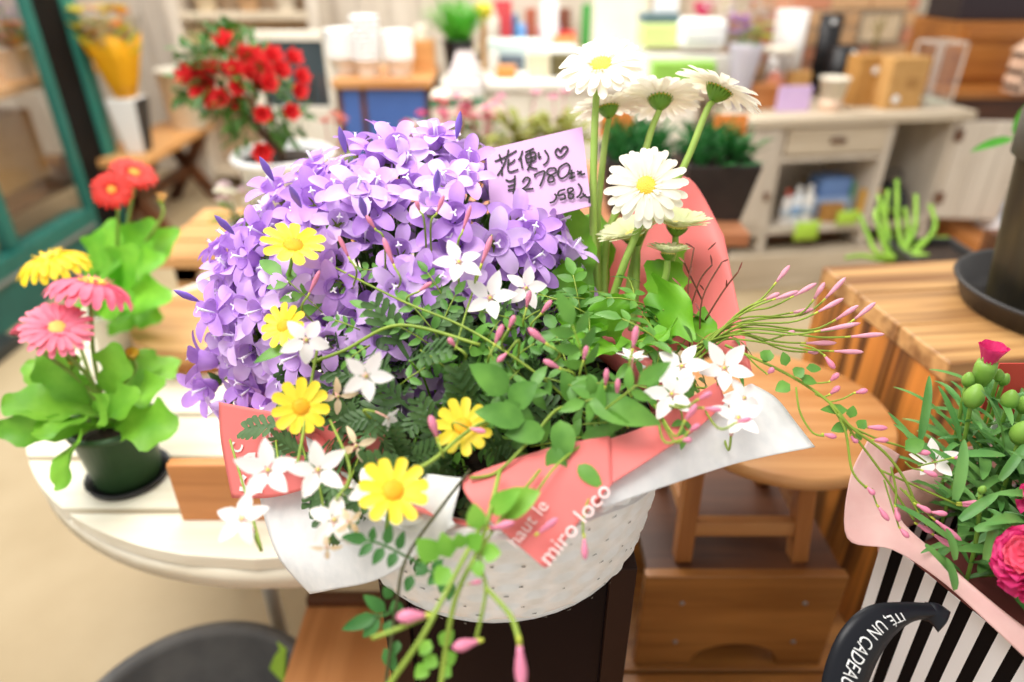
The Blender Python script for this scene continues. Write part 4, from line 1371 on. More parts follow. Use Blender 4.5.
# round wooden riser on the white table
q = PZ(152, 300, 0.755)
RX, RY, RR = q.x + 0.145, q.y - 0.06, 0.145
t = empty('wooden_riser', (RX, RY, WT), 'round pale wooden riser standing on the white table behind the purple flowers', 'stand')
MB().lathe([(0, 0.03), (RR, 0.03), (RR, 0.055), (0, 0.055)], 48).build('round_top', W_PINE, t, bevel=0.004)
MB().lathe([(0, 0), (RR * 0.9, 0), (RR * 0.9, 0.03), (0, 0.03)], 40).build('foot', W_ORANGE, t, bevel=0.003)

# wooden block on the white table
q = PZ(205, 521, WT)
t = MB().box(-0.03, 0, 0, 0.10, 0.016, 0.094).build('wooden_block', W_ORANGE, smooth=False, bevel=0.003, loc=(q.x, q.y, WT))
tag(t, 'orange brown wooden block on the white table beside the pink wrapping', 'block')

# rubber tub on the floor
TX, TY, TR = -0.5, 0.62, 0.205
t = empty('rubber_tub', (TX, TY, 0), 'dark grey round tub standing on the floor under the tables', 'tub')
MB().lathe([(0, 0), (TR - 0.05, 0), (TR - 0.012, 0.28), (TR, 0.285), (TR + 0.004, 0.295), (TR, 0.303), (TR - 0.018, 0.303), (TR - 0.024, 0.29), (TR - 0.06, 0.02), (0, 0.015)], 56).build('tub_body', mat('dark rubber', '#6b6966', 0.5, '#555453', 14, bump=0.1), t)
t2 = MB().box(-0.025, -0.002, -0.075, 0.025, 0.002, 0.0).build('lime_tag', LIME, smooth=False, bevel=0.001)
q = PZ(283, 634, 0.30)
t2.location = (q.x - 0.004, q.y - 0.015, 0.30)
t2.rotation_euler = (math.radians(-14), 0, math.radians(-40))
tag(t2, 'lime green tag hanging inside the rim of the dark tub', 'tag')

# low wooden platforms
PLZ = 0.384
t = empty('low_platform', (-0.095, 0.45, 0), 'low orange wooden platform under the black stand', 'platform')
for k in range(3):
    MB().box(-0.255 + k * 0.17, -0.45, PLZ - 0.03, -0.088 + k * 0.17, 0.34, PLZ).build('board', W_ORANGEY, t, smooth=False, bevel=0.002)
MB().box(-0.255, 0.34, PLZ - 0.03, 0.25, 0.36, PLZ + 0.015).build('rear_lip', W_DARK, t, smooth=False, bevel=0.002)
for sx in (-0.22, 0.22):
    for sy in (-0.4, 0.3):
        MB().bar((sx, sy, 0), (sx, sy, PLZ - 0.03), 0.04, 0.04).build('leg', W_ORANGE, t, smooth=False)
t = empty('wide_platform', (0.6, 0.62, 0), 'wide low wooden platform under the step bench and the crate', 'platform')
for k in range(5):
    MB().box(-0.435, -0.55 + k * 0.2, PLZ - 0.03, 0.5, -0.355 + k * 0.2, PLZ).build('board', W_STEP, t, smooth=False, bevel=0.002)
for sx in (-0.40, 0.45):
    for sy in (-0.5, 0.38):
        MB().bar((sx, sy, 0), (sx, sy, PLZ - 0.03), 0.05, 0.05).build('leg', W_STEP, t, smooth=False)

# step bench with an arched front
a = PY(646, 577, 0.68)
b2 = PY(850, 577, 0.68)
BZ = a.z
bw = b2.x - a.x
t = empty('step_bench', (a.x, 0.68, PLZ), 'small wooden step bench with an arched cut-out and screws in its front board', 'bench')
hb = BZ - PLZ
poly = [(0.0, 0.0)]
ax0, ax1 = bw * 0.30, bw * 0.76
poly.append((ax0, 0))
for k in range(1, 12):
    an = PI - PI * k / 12
    poly.append(((ax0 + ax1) / 2 + (ax1 - ax0) / 2 * math.cos(an), 0.048 * math.sin(an) ** 0.8))
poly += [(ax1, 0), (bw, 0), (bw, hb), (0, hb)]
fb = MB().prism(poly, (1, 0, 0), (0, 0, 1), (0, 1, 0), (0, 0, 0), 0.016).build('front_board', W_STEP, t, smooth=False, bevel=0.002)
for (sx, sz) in ((0.2, 0.72), (0.2, 0.28), (0.82, 0.72), (0.82, 0.28)):
    s = MB().lathe([(0, 0), (0.004, 0), (0.003, 0.0015), (0, 0.002)], 10).build('screw', GREYM, fb)
    s.matrix_local = Matrix.Translation((bw * sx, 0, hb * sz)) @ Matrix.Rotation(PI / 2, 4, 'X')
MB().box(0, 0.27, 0, bw, 0.286, hb - 0.003).build('rear_board', W_DARK, t, smooth=False, bevel=0.002)
MB().box(0.005, 0.0165, hb - 0.018, bw - 0.005, 0.2695, hb - 0.003).build('deck', W_DARK, t, smooth=False)  # dark wood colour stands in for the deep shade under the stool

# round topped stool standing on the step bench
SX, SY, SR, ST = 0.375, 0.79, 0.152, 0.80
sh = ST - BZ
t = empty('round_stool', (SX, SY, BZ - 0.003), 'round topped honey wood stool standing on the step bench', 'stool')
MB().lathe([(0, sh - 0.022), (SR - 0.003, sh - 0.022), (SR, sh - 0.018), (SR, sh - 0.004), (SR - 0.004, sh), (0, sh)], 56).build('seat', W_STOOL, t)
for sx in (-1, 1):
    for sy in (-1, 1):
        MB().bar((sx * 0.085 - 0.04, sy * 0.085 + 0.015, 0), (sx * 0.076 - 0.048, sy * 0.070 + 0.015, sh - 0.02), 0.024, 0.026, hint=Vector((0, 1, 0))).build('leg', W_STOOLZ, t, smooth=False, bevel=0.002)
for sy in (-1, 1):
    MB().box(-0.115, sy * 0.08 + 0.006, 0.075 + 0.03 * sy, 0.045, sy * 0.08 + 0.024, 0.10 + 0.03 * sy).build('stretcher', W_STOOL, t, smooth=False, bevel=0.002)
    MB().box(-0.12, sy * 0.068 + 0.008, sh - 0.06, 0.03, sy * 0.07 + 0.022, sh - 0.022).build('apron', W_STOOL, t, smooth=False)
for sx in (-1, 1):
    MB().box(sx * 0.084 - 0.044, -0.06, 0.05, sx * 0.084 - 0.028, 0.09, 0.075).build('stretcher', W_STOOL, t, smooth=False, bevel=0.002)
    MB().box(sx * 0.076 - 0.056, -0.055, sh - 0.06, sx * 0.076 - 0.040, 0.085, sh - 0.022).build('apron', W_STOOL, t, smooth=False)

# scorched wooden crate at the right with tray and tall pot
CZ2 = 0.90
c0 = PZ(822, 266, CZ2)
c1 = PZ(951, 364, CZ2)
ang = math.atan2((c0 - c1).y, (c0 - c1).x) - PI / 2
dl = (c0 - c1).length
t = empty('scorched_crate', (c1.x, c1.y, PLZ), 'tall scorched cedar box with dark burnt grain at the right', 'crate', rz=ang)
hh = CZ2 - PLZ
for k in range(3):
    MB().box(0.0, dl * k / 3 + 0.001, hh - 0.03, 0.46, dl * (k + 1) / 3 - 0.001, hh).build('top_board', W_BURN, t, smooth=False, bevel=0.003)
W_BURNS = W_BURNZ
for k in range(3):
    MB().box(0.003, dl * k / 3 + 0.0005, 0.0, 0.023, dl * (k + 1) / 3 - 0.0005, hh - 0.03).build('side_board', W_BURNZ, t, smooth=False, bevel=0.002)
MB().box(0.023, 0.004, 0.0, 0.457, 0.024, hh - 0.03).build('front_board', W_BURNZ, t, smooth=False, bevel=0.002)
MB().box(0.023, dl - 0.024, 0.0, 0.457, dl - 0.004, hh - 0.03).build('back_board', W_BURNZ, t, smooth=False, bevel=0.002)
MB().box(0.437, 0.024, 0.0, 0.457, dl - 0.024, hh - 0.03).build('side_board', W_BURNZ, t, smooth=False, bevel=0.002)
TCX, TCY = 0.802, 0.885
t = empty('plant_tray', (TCX, TCY, CZ2), 'round black plant tray on the scorched crate', 'tray')
MB().lathe([(0, 0), (0.132, 0), (0.145, 0.03), (0.15, 0.034), (0.148, 0.038), (0.141, 0.036), (0.128, 0.006), (0, 0.006)], 56).build('tray_dish', DARK, t)
t = empty('tall_pot', (TCX, TCY, CZ2 + 0.006), 'tall dark weathered pot with a collar rim standing in the black tray', 'pot')
mb = MB()
N = 64
prof = [(0.100, 0.0), (0.106, 0.05), (0.115, 0.13), (0.123, 0.205)]
rows = []
for r, z in prof:
    rows.append([Vector((r * (1 + 0.012 * math.sin(12 * a)) * math.cos(a), r * (1 + 0.012 * math.sin(12 * a)) * math.sin(a), z)) for a in [2 * PI * k / N for k in range(N + 1)]])
mb.grid(rows).build('pot_wall', mat('weathered dark pot', '#141210', 0.42, '#40371f', 16, stretch=(1, 1, 0.35)), t)
MB().lathe([(0.122, 0.205), (0.131, 0.208), (0.134, 0.262), (0.130, 0.268), (0.122, 0.266), (0.118, 0.21), (0.1, 0.18), (0, 0.18)], 48).build('collar', mat('grey black collar', '#3a3936', 0.4, '#46443e', 20), t)
MB().lathe([(0, 0), (0.10, 0), (0.10, 0.01), (0, 0.01)], 32).build('base', DARK, t)
# young plant growing out from behind the tall pot
q = P(1000, 142, 1.12)
t = empty('leafy_plant', (1.06, 1.24, 0), 'green leaf arching out from a plant on a post behind the tall dark pot', 'plant')
MB().box(-0.09, -0.09, 0, 0.09, 0.09, 0.86).build('post', W_DARK, t, smooth=False)
MB().lathe(pot_profile(0.05, 0.07, 0.12), 20, org=(0, 0, 0.86)).build('pot', DARK, t)
mb = MB()
tips = [(972, 147), (1030, 100), (1060, 120)]
for (u, v) in tips:
    e = P(u, v, 1.25) - t.location
    s = P(1014, 138, 1.25) - t.location
    mb.tube(curve([(0, 0, 0.97), s.lerp(Vector((0, 0, 1.0)), .4), s], 5), 0.003, 5)
    mb.blade(s, e - s, (0, -0.4, 1), (e - s).length, 0.022, ovate, 0.3, 0.2, 8)
mb.build('foliage', LGREEN, t)

# black display stand under the basket
FX0, FX1, FY, FZ = -0.123, 0.114, 0.437, 0.866
t = empty('black_stand', ((FX0 + FX1) / 2, FY, PLZ), 'glossy black box stand with a brown frame under the flower basket', 'stand')
hw, fh, fd = (FX1 - FX0) / 2, FZ - PLZ, 0.165
BROWN = mat('dark brown frame', '#2c1a15', 0.45, '#241511', 8, spec=0.12)
GLOSS = mat('glossy black panel', '#070810', 0.25, '#090a13', 4, spec=0.08)
mb = MB()
for sx in (-1, 1):
    mb.box(sx * hw - (0.024 if sx > 0 else 0), 0, 0, sx * hw + (0 if sx > 0 else 0.024), fd, fh)
mb.box(-hw + 0.024, 0, fh - 0.014, hw - 0.024, fd, fh)
mb.box(-hw + 0.024, 0, 0, hw - 0.024, fd, 0.02)
mb.build('frame', BROWN, t, smooth=False, bevel=0.0015)
MB().box(-hw + 0.024, 0.008, 0.02, hw - 0.024, fd - 0.008, fh - 0.014).build('panel', GLOSS, t, smooth=False)

# ---------------------------------------------------------------- the basket and its papers
BC = Vector((-0.015, 0.51, FZ))
BR0, BR1, BH = 0.136, 0.157, 0.132
t = empty('flower_basket', tuple(BC), 'white woven round basket overflowing with flowers', 'basket')
mb = MB()
NA, NR = 120, 30
rows = []
for i in range(NR + 1):
    f = i / NR
    r = BR0 + (BR1 - BR0) * f ** 0.8 - 0.010 * max(0, 0.12 - f) / 0.12
    row = []
    for k in range(NA + 1):
        a = 2 * PI * k / NA
        w = 0.0028 * math.sin(i * PI / 1.5) * math.sin(a * NA / 6 + (PI if (i // 3) % 2 else 0))
        row.append(Vector(((r + w) * math.cos(a), (r + w) * math.sin(a), BH * f)))
    rows.append(row)
mb.grid(rows)
for i in range(2, NR - 2, 3):
    f = i / NR
    r = BR0 + (BR1 - BR0) * f ** 0.8
    for k in range(0, 40):
        if random.random() < 0.45:
            continue
        a = 2 * PI * (k + (0.5 if (i // 3) % 2 else 0)) / 40 + rnd(-.01, .01)
        ww, hh2 = rnd(0.007, 0.016), rnd(0.0007, 0.0016)
        rr = r + 0.0016
        z = BH * f + rnd(-.0015, .0015)
        mb.add([(rr * math.cos(a - ww), rr * math.sin(a - ww), z), (rr * math.cos(a + ww), rr * math.sin(a + ww), z - 0.0006), (rr * math.cos(a + ww), rr * math.sin(a + ww), z + hh2), (rr * math.cos(a - ww), rr * math.sin(a - ww), z + hh2 * 0.6)], [(0, 1, 2, 3)], 1)
bm_white = mat('white wicker', '#fbf9f5', 0.55, '#f0ece4', 60)
mb.build('basket_wall', [bm_white, mat('dark weave gap', '#6a655d', 0.8, '#57524b', 30)], t)
MB().lathe([(0, 0), (BR0 - .01, 0), (BR0, 0.006), (BR0 - .006, 0.006), (0, 0.006)], 48).build('base', bm_white, t)
rb = MB()
for s in range(2):
    pts = []
    for k in range(145):
        a = 2 * PI * k / 144
        pts.append(((BR1 + 0.003 * math.cos(24 * a + s * PI)) * math.cos(a), (BR1 + 0.003 * math.cos(24 * a + s * PI)) * math.sin(a), BH + 0.003 * math.sin(24 * a + s * PI)))
    rb.tube(pts, 0.0045, 6)
rb.build('rim_braid', bm_white, t)
MB().lathe([(0, BH - 0.02), (BR1 - 0.006, BH - 0.02), (BR1 - 0.008, BH - 0.03), (0, BH - 0.03)], 40).build('soil', SOIL, t)

PINK = mat('coral pink paper', '#f8908c', 0.45, '#f58581', 6, trans=0.3)
TISSUE = mat('white tissue', '#fafaf9', 0.7, '#f1f2f2', 90, trans=0.3, bump=0.08)
LETTER = mat('pale print', '#fbdcd8', 0.5, '#fbdcd8', 5)


def patch(px, n=7):
    return cloth([[P(*c) for c in r] for r in px], n)


wrap = empty('wrapping_paper', tuple(BC + Vector((0, 0, BH))), 'coral pink printed wrapping paper folded around the white basket', 'wrapping paper')
left_flap = [[(219, 402, 0.64), (262, 410, 0.60), (320, 420, 0.56), (385, 425, 0.53)],
             [(221, 440, 0.64), (268, 450, 0.60), (324, 452, 0.56), (384, 448, 0.53)],
             [(232, 498, 0.635), (275, 497, 0.595), (328, 482, 0.555), (382, 468, 0.525)]]
front_tip = [[(462, 478, 0.470), (505, 462, 0.478), (560, 445, 0.487), (610, 436, 0.496)],
             [(472, 503, 0.458), (515, 497, 0.460), (560, 482, 0.468), (611, 462, 0.480)],
             [(542, 566, 0.446), (550, 564, 0.447), (575, 527, 0.456), (612, 484, 0.470)]]
strip = [[(606, 440, 0.496), (648, 425, 0.510), (690, 398, 0.535), (720, 380, 0.565)],
         [(608, 462, 0.482), (652, 441, 0.496), (694, 414, 0.523), (722, 392, 0.556)],
         [(611, 484, 0.471), (655, 456, 0.486), (698, 428, 0.515), (726, 402, 0.55)]]
peak = [[(590, 340, 0.70), (640, 350, 0.69), (700, 352, 0.665), (752, 372, 0.63)],
        [(596, 280, 0.735), (650, 270, 0.725), (702, 262, 0.70), (737, 300, 0.665)],
        [(612, 226, 0.76), (652, 194, 0.75), (689, 178, 0.73), (724, 236, 0.70)]]
for nm, px in (('left_fold', left_flap), ('front_fold', front_tip), ('right_fold', strip), ('rear_fold', peak)):
    MB().grid(patch(px)).build(nm, PINK, wrap, world=wrap.location, solid=0.0006)
rowsr = []
for z, r in ((-0.012, 0.142), (0.006, 0.154), (0.010, 0.162)):
    rowsr.append([Vector((r * math.cos(a), r * math.sin(a), z + 0.004 * math.sin(9 * a))) for a in [2 * PI * k / 80 for k in range(81)]])
MB().grid(rowsr).build('inner_band', PINK, wrap, solid=0.0006)


def on_patch(px, lift=0.0012):
    """maps (u,v) pixels of writing onto a flat fit of a sheet"""
    pts = [P(*c) for r in px for c in r]
    c = sum(pts, Vector()) / len(pts)
    n = (P(*px[0][-1]) - P(*px[-1][0])).cross(P(*px[0][0]) - P(*px[-1][-1])).normalized()
    if n.dot(EYE - c) < 0:
        n = -n
    return c, n


def writing(s, u, v, ang, size, px, parent, m, name='printed_lettering', lift=0.0025):
    """letters lying on a sheet: start pixel, direction in degrees (counter-clockwise), letter height in metres"""
    rows = patch(px, 10)
    grid_pts = [p for r in rows for p in r]

    def screen(p):
        q = p - EYE
        d = depth_of(p)
        return 512 + FPX * q.x / d, 341 - FPX * (q.y * math.sin(PITCH) + q.z * math.cos(PITCH)) / d, d
    tab = [screen(p) for p in grid_pts]

    def near_depth(uu, vv):
        ds = sorted(((a - uu) ** 2 + (b - vv) ** 2 + 4, d) for a, b, d in tab)[:6]
        w = sum(1 / x for x, _ in ds)
        return sum(d / x for x, d in ds) / w
    vs, fs = text_mesh(s, 1.0)
    ca, sa = math.cos(math.radians(ang)), math.sin(math.radians(ang))
    out = []
    for p in vs:
        uu = u + size * (p.x * ca - p.y * sa)
        vv = v - size * (p.x * sa + p.y * ca)
        d = near_depth(uu, vv) - lift
        out.append(P(uu, vv, d))
    return MB().add(out, fs).build(name, m, parent, parent.location)


writing('miro loco', 549, 567, 50, 25, front_tip, wrap, LETTER)
writing('haut le', 516, 549, 52, 20, front_tip, wrap, LETTER)
writing('re', 262, 497, 84, 52, left_flap, wrap, LETTER)
writing('ne', 275, 452, 78, 22, left_flap, wrap, LETTER)
writing('c', 240, 455, 70, 26, left_flap, wrap, LETTER)

tis = empty('tissue_paper', tuple(BC + Vector((0, 0, BH - 0.005))), 'white tissue paper spreading out under the pink wrapping on the basket', 'tissue paper')
tl = [[(258, 488, 0.640), (320, 470, 0.59), (390, 470, 0.525), (462, 478, 0.474)],
      [(266, 524, 0.625), (318, 520, 0.58), (384, 510, 0.515), (456, 502, 0.466)],
      [(280, 560, 0.610), (322, 562, 0.57), (384, 548, 0.51), (452, 518, 0.462)],
      [(310, 594, 0.600), (330, 590, 0.57), (386, 576, 0.51), (455, 524, 0.461)]]
trr = [[(596, 462, 0.490), (660, 434, 0.518), (712, 400, 0.56), (752, 384, 0.60)],
       [(598, 478, 0.482), (668, 448, 0.508), (730, 420, 0.55), (776, 398, 0.595)],
       [(600, 496, 0.474), (668, 470, 0.500), (738, 446, 0.545), (797, 424, 0.588)],
       [(602, 508, 0.472), (660, 488, 0.494), (742, 462, 0.54), (815, 447, 0.58)]]
MB().grid(patch(tl)).build('left_spread', TISSUE, tis, world=tis.location, solid=0.0005)
MB().grid(patch(trr)).build('right_spread', TISSUE, tis, world=tis.location, solid=0.0005)
rowsr = []
for z, r in ((-0.012, 0.144), (0.004, 0.156), (0.004, 0.166)):
    rowsr.append([Vector((r * math.cos(a), r * math.sin(a), z + 0.003 * math.sin(11 * a + 1))) for a in [2 * PI * k / 80 for k in range(81)]])
MB().grid(rowsr).build('inner_band', TISSUE, tis, solid=0.0005)

# ---------------------------------------------------------------- price card in the basket
card = empty('price_card', tuple(P(545, 240, 0.66)), 'lilac price card with black handwriting standing among the purple flowers', 'card')
cA, cB, cC, cD = P(486, 150, 0.672), P(582, 127, 0.680), P(591, 206, 0.652), P(492, 232, 0.640)
cn = (cB - cA).cross(cD - cA).normalized()
if cn.dot(EYE - cA) < 0:
    cn = -cn
MB().add([cA, cB, cC, cD], [(0, 1, 2, 3)]).build('card_face', mat('lilac price paper', '#d2a8d6', 0.6, '#cda2d2', 8), card, card.location, smooth=False, solid=0.0008)


def ink(zx, zy):
    r = ray(480 + zx / 6.82, 130 + zy / 6.82)
    k = (cA + cn * 0.0011 - EYE).dot(cn) / r.dot(cn)
    return EYE + r * k


pen = [
    [(100, 215), (185, 178), (250, 140)], [(130, 165), (140, 195), (150, 228)], [(195, 132), (190, 160), (183, 192)],
    [(178, 195), (155, 255), (118, 312)], [(150, 250), (150, 280), (150, 312)], [(240, 200), (220, 220), (192, 236)], [(195, 195), (190, 262), (207, 286), (262, 268)],
    [(290, 140), (280, 175), (262, 207)], [(278, 185), (283, 225), (290, 266)],
    [(308, 152), (340, 138), (368, 125)], [(310, 172), (314, 198), (321, 226)], [(310, 172), (375, 152), (376, 206)], [(318, 197), (375, 180)], [(321, 224), (376, 206)], [(340, 140), (350, 215), (322, 276)], [(328, 240), (355, 258), (392, 266)],
    [(400, 150), (402, 190), (416, 178)], [(440, 136), (466, 180), (455, 220), (430, 240)],
    [(548, 152), (532, 126), (514, 150), (530, 180), (560, 180), (596, 136), (590, 114), (565, 120), (548, 152)],
    [(238, 308), (236, 370), (228, 436)], [(174, 338), (205, 350), (238, 332)], [(190, 386), (240, 370)], [(190, 412), (240, 400)],
    [(288, 356), (312, 324), (340, 336), (318, 380), (275, 416), (322, 404), (366, 400)],
    [(372, 298), (376, 322)], [(374, 304), (438, 280), (430, 330), (408, 384)],
    [(512, 258), (470, 264), (458, 295), (500, 320), (500, 350), (465, 352), (474, 315), (518, 288), (512, 258)],
    [(572, 234), (540, 260), (534, 310), (560, 330), (600, 300), (612, 250), (592, 228), (572, 234)],
    [(600, 300), (646, 290)], [(625, 270), (624, 336)], [(608, 332), (650, 318)], [(660, 280), (682, 292), (662, 304)], [(690, 276), (690, 302), (718, 298)],
    [(508, 434), (522, 456), (502, 488), (474, 496)],
    [(582, 404), (540, 418), (534, 446), (572, 440), (580, 466), (544, 476)],
    [(626, 394), (600, 404), (604, 430), (636, 440), (630, 466), (604, 460), (610, 430), (636, 410), (626, 394)],
    [(668, 364), (692, 400), (682, 440), (658, 462)], [(680, 466), (722, 440)], [(700, 430), (718, 452), (742, 462)], [(746, 450), (746, 500)],
    [(288, 444), (306, 452)], [(306, 476), (310, 486)],
]
mb = MB()
for st in pen:
    stroke(mb, st, 14, ink)
for k in range(0):
    pass
mb.build('handwriting', mat('black marker ink', '#1d1418', 0.6, '#1d1418', 5), card, card.location)
mid = (cC + cD) / 2
MB().tube([mid + (cB + cA - cC - cD) * 0.12 - cn * 0.003, mid - (cB + cA - cC - cD) * 0.35 - cn * 0.003], 0.0022, 8).build('card_pick', LGREEN, card, card.location)

# ---------------------------------------------------------------- plants in the basket
ECP, ERP = Vector((-0.12, 0.640, 1.030)), (0.195, 0.155, 0.175)       # purple bellflowers
ECE, ERE = Vector((-0.055, 0.50, 0.995)), (0.125, 0.125, 0.095)       # yellow daisies
ECJ, ERJ = Vector((0.065, 0.505, 0.995)), (0.135, 0.135, 0.095)       # jasmine

random.seed(61)
camp = empty('bellflower_plant', (-0.12, 0.60, 0.99), 'purple bellflower plant heaped with lilac blooms on the left of the basket', 'plant')


def bell_mesh(name, open_):
    mb = MB()
    cup = [(0.0, 0.0), (0.0035, 0.0012), (0.0058, 0.005), (0.0070, 0.010), (0.0082, 0.0145)]
    rows = [[Vector((r * math.cos(2 * PI * k / 15), r * math.sin(2 * PI * k / 15), z)) for k in range(16)] for r, z in cup]
    mb.grid(rows)
    for k in range(5):
        a = 2 * PI * k / 5 + rnd(-.08, .08)
        c_, s_ = math.cos(a), math.sin(a)
        mb.blade((c_ * 0.0072, s_ * 0.0072, 0.0128), (c_, s_, 1.75 - open_ * 1.2 + rnd(-.12, .12)), (-c_ * .4, -s_ * .4, 1), 0.0150, 0.0125, lobe, 0.65 + rnd(-.2, .25), 0.22, 6)
    mb.tube([(0, 0, 0.004), (0.0006, 0, 0.014), (0.001, 0, 0.021)], [0.0008, 0.0007, 0.0012], 5, 1)
    for k in range(3):
        a = 2 * PI * k / 3
        mb.blade((0.001, 0, 0.021), (math.cos(a), math.sin(a), 0.4), (0, 0, 1), 0.003, 0.0012, strap, 0.4, 0, 2, 1)
    for k in range(5):
        a = 2 * PI * (k + .5) / 5
        mb.blade((0, 0, -0.001), (math.cos(a) * .6, math.sin(a) * .6, 1), (math.cos(a), math.sin(a), 0), 0.009, 0.0022, lance, -0.3, 0.1, 3, 2)
    mb.lathe([(0, -0.004), (0.0022, -0.003), (0.0026, 0.0), (0.002, 0.002)], 8, mi=2)
    return mb


PURP = [mat('lilac petals', '#dcb6f3', 0.5, '#cda0ec', 60, trans=0.22), mat('pale lilac petals', '#e6caf7', 0.5, '#d9b4f2', 60, trans=0.22), mat('violet petals', '#cd9fea', 0.5, '#bc8ae2', 60, trans=0.22)]
PIST = mat('white stamens', '#efe6f6', 0.5, '#efe6f6', 10)
CALYX = mat('yellow green calyx', '#7f9a3a', 0.5, '#6a8630', 30)
protos = []
for pm in PURP:
    for op in (1.25, 1.05, 0.8):
        protos.append(bell_mesh('flower', op).build('flower', [pm, PIST, CALYX], None))
fol = MB()
MBs = MB()
spots = []
NB = 430
for i in range(NB):
    z = 1 - 1.55 * (i + 0.5) / NB
    a = i * 2.39996
    r = math.sqrt(max(0, 1 - z * z))
    n = Vector((r * math.cos(a), r * math.sin(a), z))
    nn = (n + rdir() * 0.12).normalized()
    s = rnd(0.90, 1.07)
    lump = 1 + 0.05 * math.sin(n.x * 9 + 1) * math.sin(n.z * 8) + 0.04 * math.sin(n.y * 11)
    p = ECP + Vector((nn.x * ERP[0], nn.y * ERP[1], nn.z * ERP[2])) * s * lump
    en = ell_normal(p, ECP, ERP)
    p = p + Vector((0, 0, 0.17 * (p.x + 0.10)))
    if p.z < 0.985 and p.y < 0.52 and p.x > -0.15:
        continue
    if p.x > 0.03 and p.y < 0.60:
        continue
    dirn = (en + Vector((0, -0.25, 0.35)) + rdir() * 0.55).normalized()
    q = p - EYE
    dq = depth_of(p)
    pu, pv = 512 + FPX * q.x / dq, 341 - FPX * (q.y * math.sin(PITCH) + q.z * math.cos(PITCH)) / dq
    if 478 < pu < 600 and 115 < pv < 212 + max(0, (560 - pu) * 0.12) and dq < 0.70:
        continue
    spots.append((p, dirn, random.randrange(len(protos)), rnd(1.05, 1.5)))
spots.sort(key=lambda q: -((EYE - q[0]).normalized().dot(ell_normal(q[0], ECP, ERP)) + 0.1 * random.random()) - 0.6 * (q[0] - ECP).length)
rest = MB()
RESTM = PURP + [PIST, CALYX]
for i, (p, d, k, sc_) in enumerate(spots):
    rot = aim(d, rnd(0, 6))
    base = p - d * 0.02 * sc_
    if i < 100:
        share(protos[k], 'flower', camp, base - camp.location, rot, sc_)
    else:
        me = protos[k].data
        kk = len(rest.v)
        rest.v += [base + rot @ (v.co * sc_) for v in me.vertices]
        for pl in me.polygons:
            rest.f.append(tuple(j + kk for j in pl.vertices))
            rest.m.append({0: k // 3, 1: 3, 2: 4}[pl.material_index])
    root = ECP + Vector(((p - ECP).x * 0.45, (p - ECP).y * 0.45, -0.04))
    fol.tube([root, root.lerp(base, 0.6) + Vector((0, 0, 0.01)), base], 0.0011, 4, cap=False)
    for j in range(3):
        c = root.lerp(base, rnd(0.55, 0.98))
        fol.blade(c, rdir() + d * .5, d, rnd(0.012, 0.022), 0.011, ovate, 0.3, 0.15, 4)
o = rest.build('more_flowers', RESTM, camp, camp.location)
o['kind'] = 'stuff'
for o in protos:
    bpy.data.objects.remove(o)
fol.build('foliage', mat('bellflower leaves', '#5d8a2c', 0.5, '#3f6a20', 40, trans=0.2), camp, camp.location)
# narrow unopened buds
for (u, v) in ((457, 135), (272, 178), (436, 190), (232, 232), (345, 150), (300, 205), (196, 300), (365, 215)):
    p = hit(u, v, ECP, ERP, 1.08)
    d = (ell_normal(p, ECP, ERP) + Vector((0, 0, 0.6))).normalized()
    o = MB().lathe([(0, -0.004), (0.0016, 0), (0.0028, 0.006), (0.0032, 0.011), (0.0018, 0.018), (0, 0.022)], 10).build('bud', mat('violet bud', '#8d6fd0', 0.45, '#7a5cc0', 40), camp)
    o.location = p - camp.location
    o.rotation_mode = 'QUATERNION'
    o.rotation_quaternion = aim(d)

CAM_UP = Vector((0, math.sin(PITCH), math.cos(PITCH)))
TOCAM = Vector((0, -math.cos(PITCH), math.sin(PITCH)))


def facing(right, up, to, u=512, v=341):
    """a direction told as seen along the line of sight through (u, v)"""
    t_ = -ray(u, v).normalized()
    r_ = CAM_UP.cross(t_).normalized()
    return (r_ * right + t_.cross(r_) * up + t_ * to).normalized()


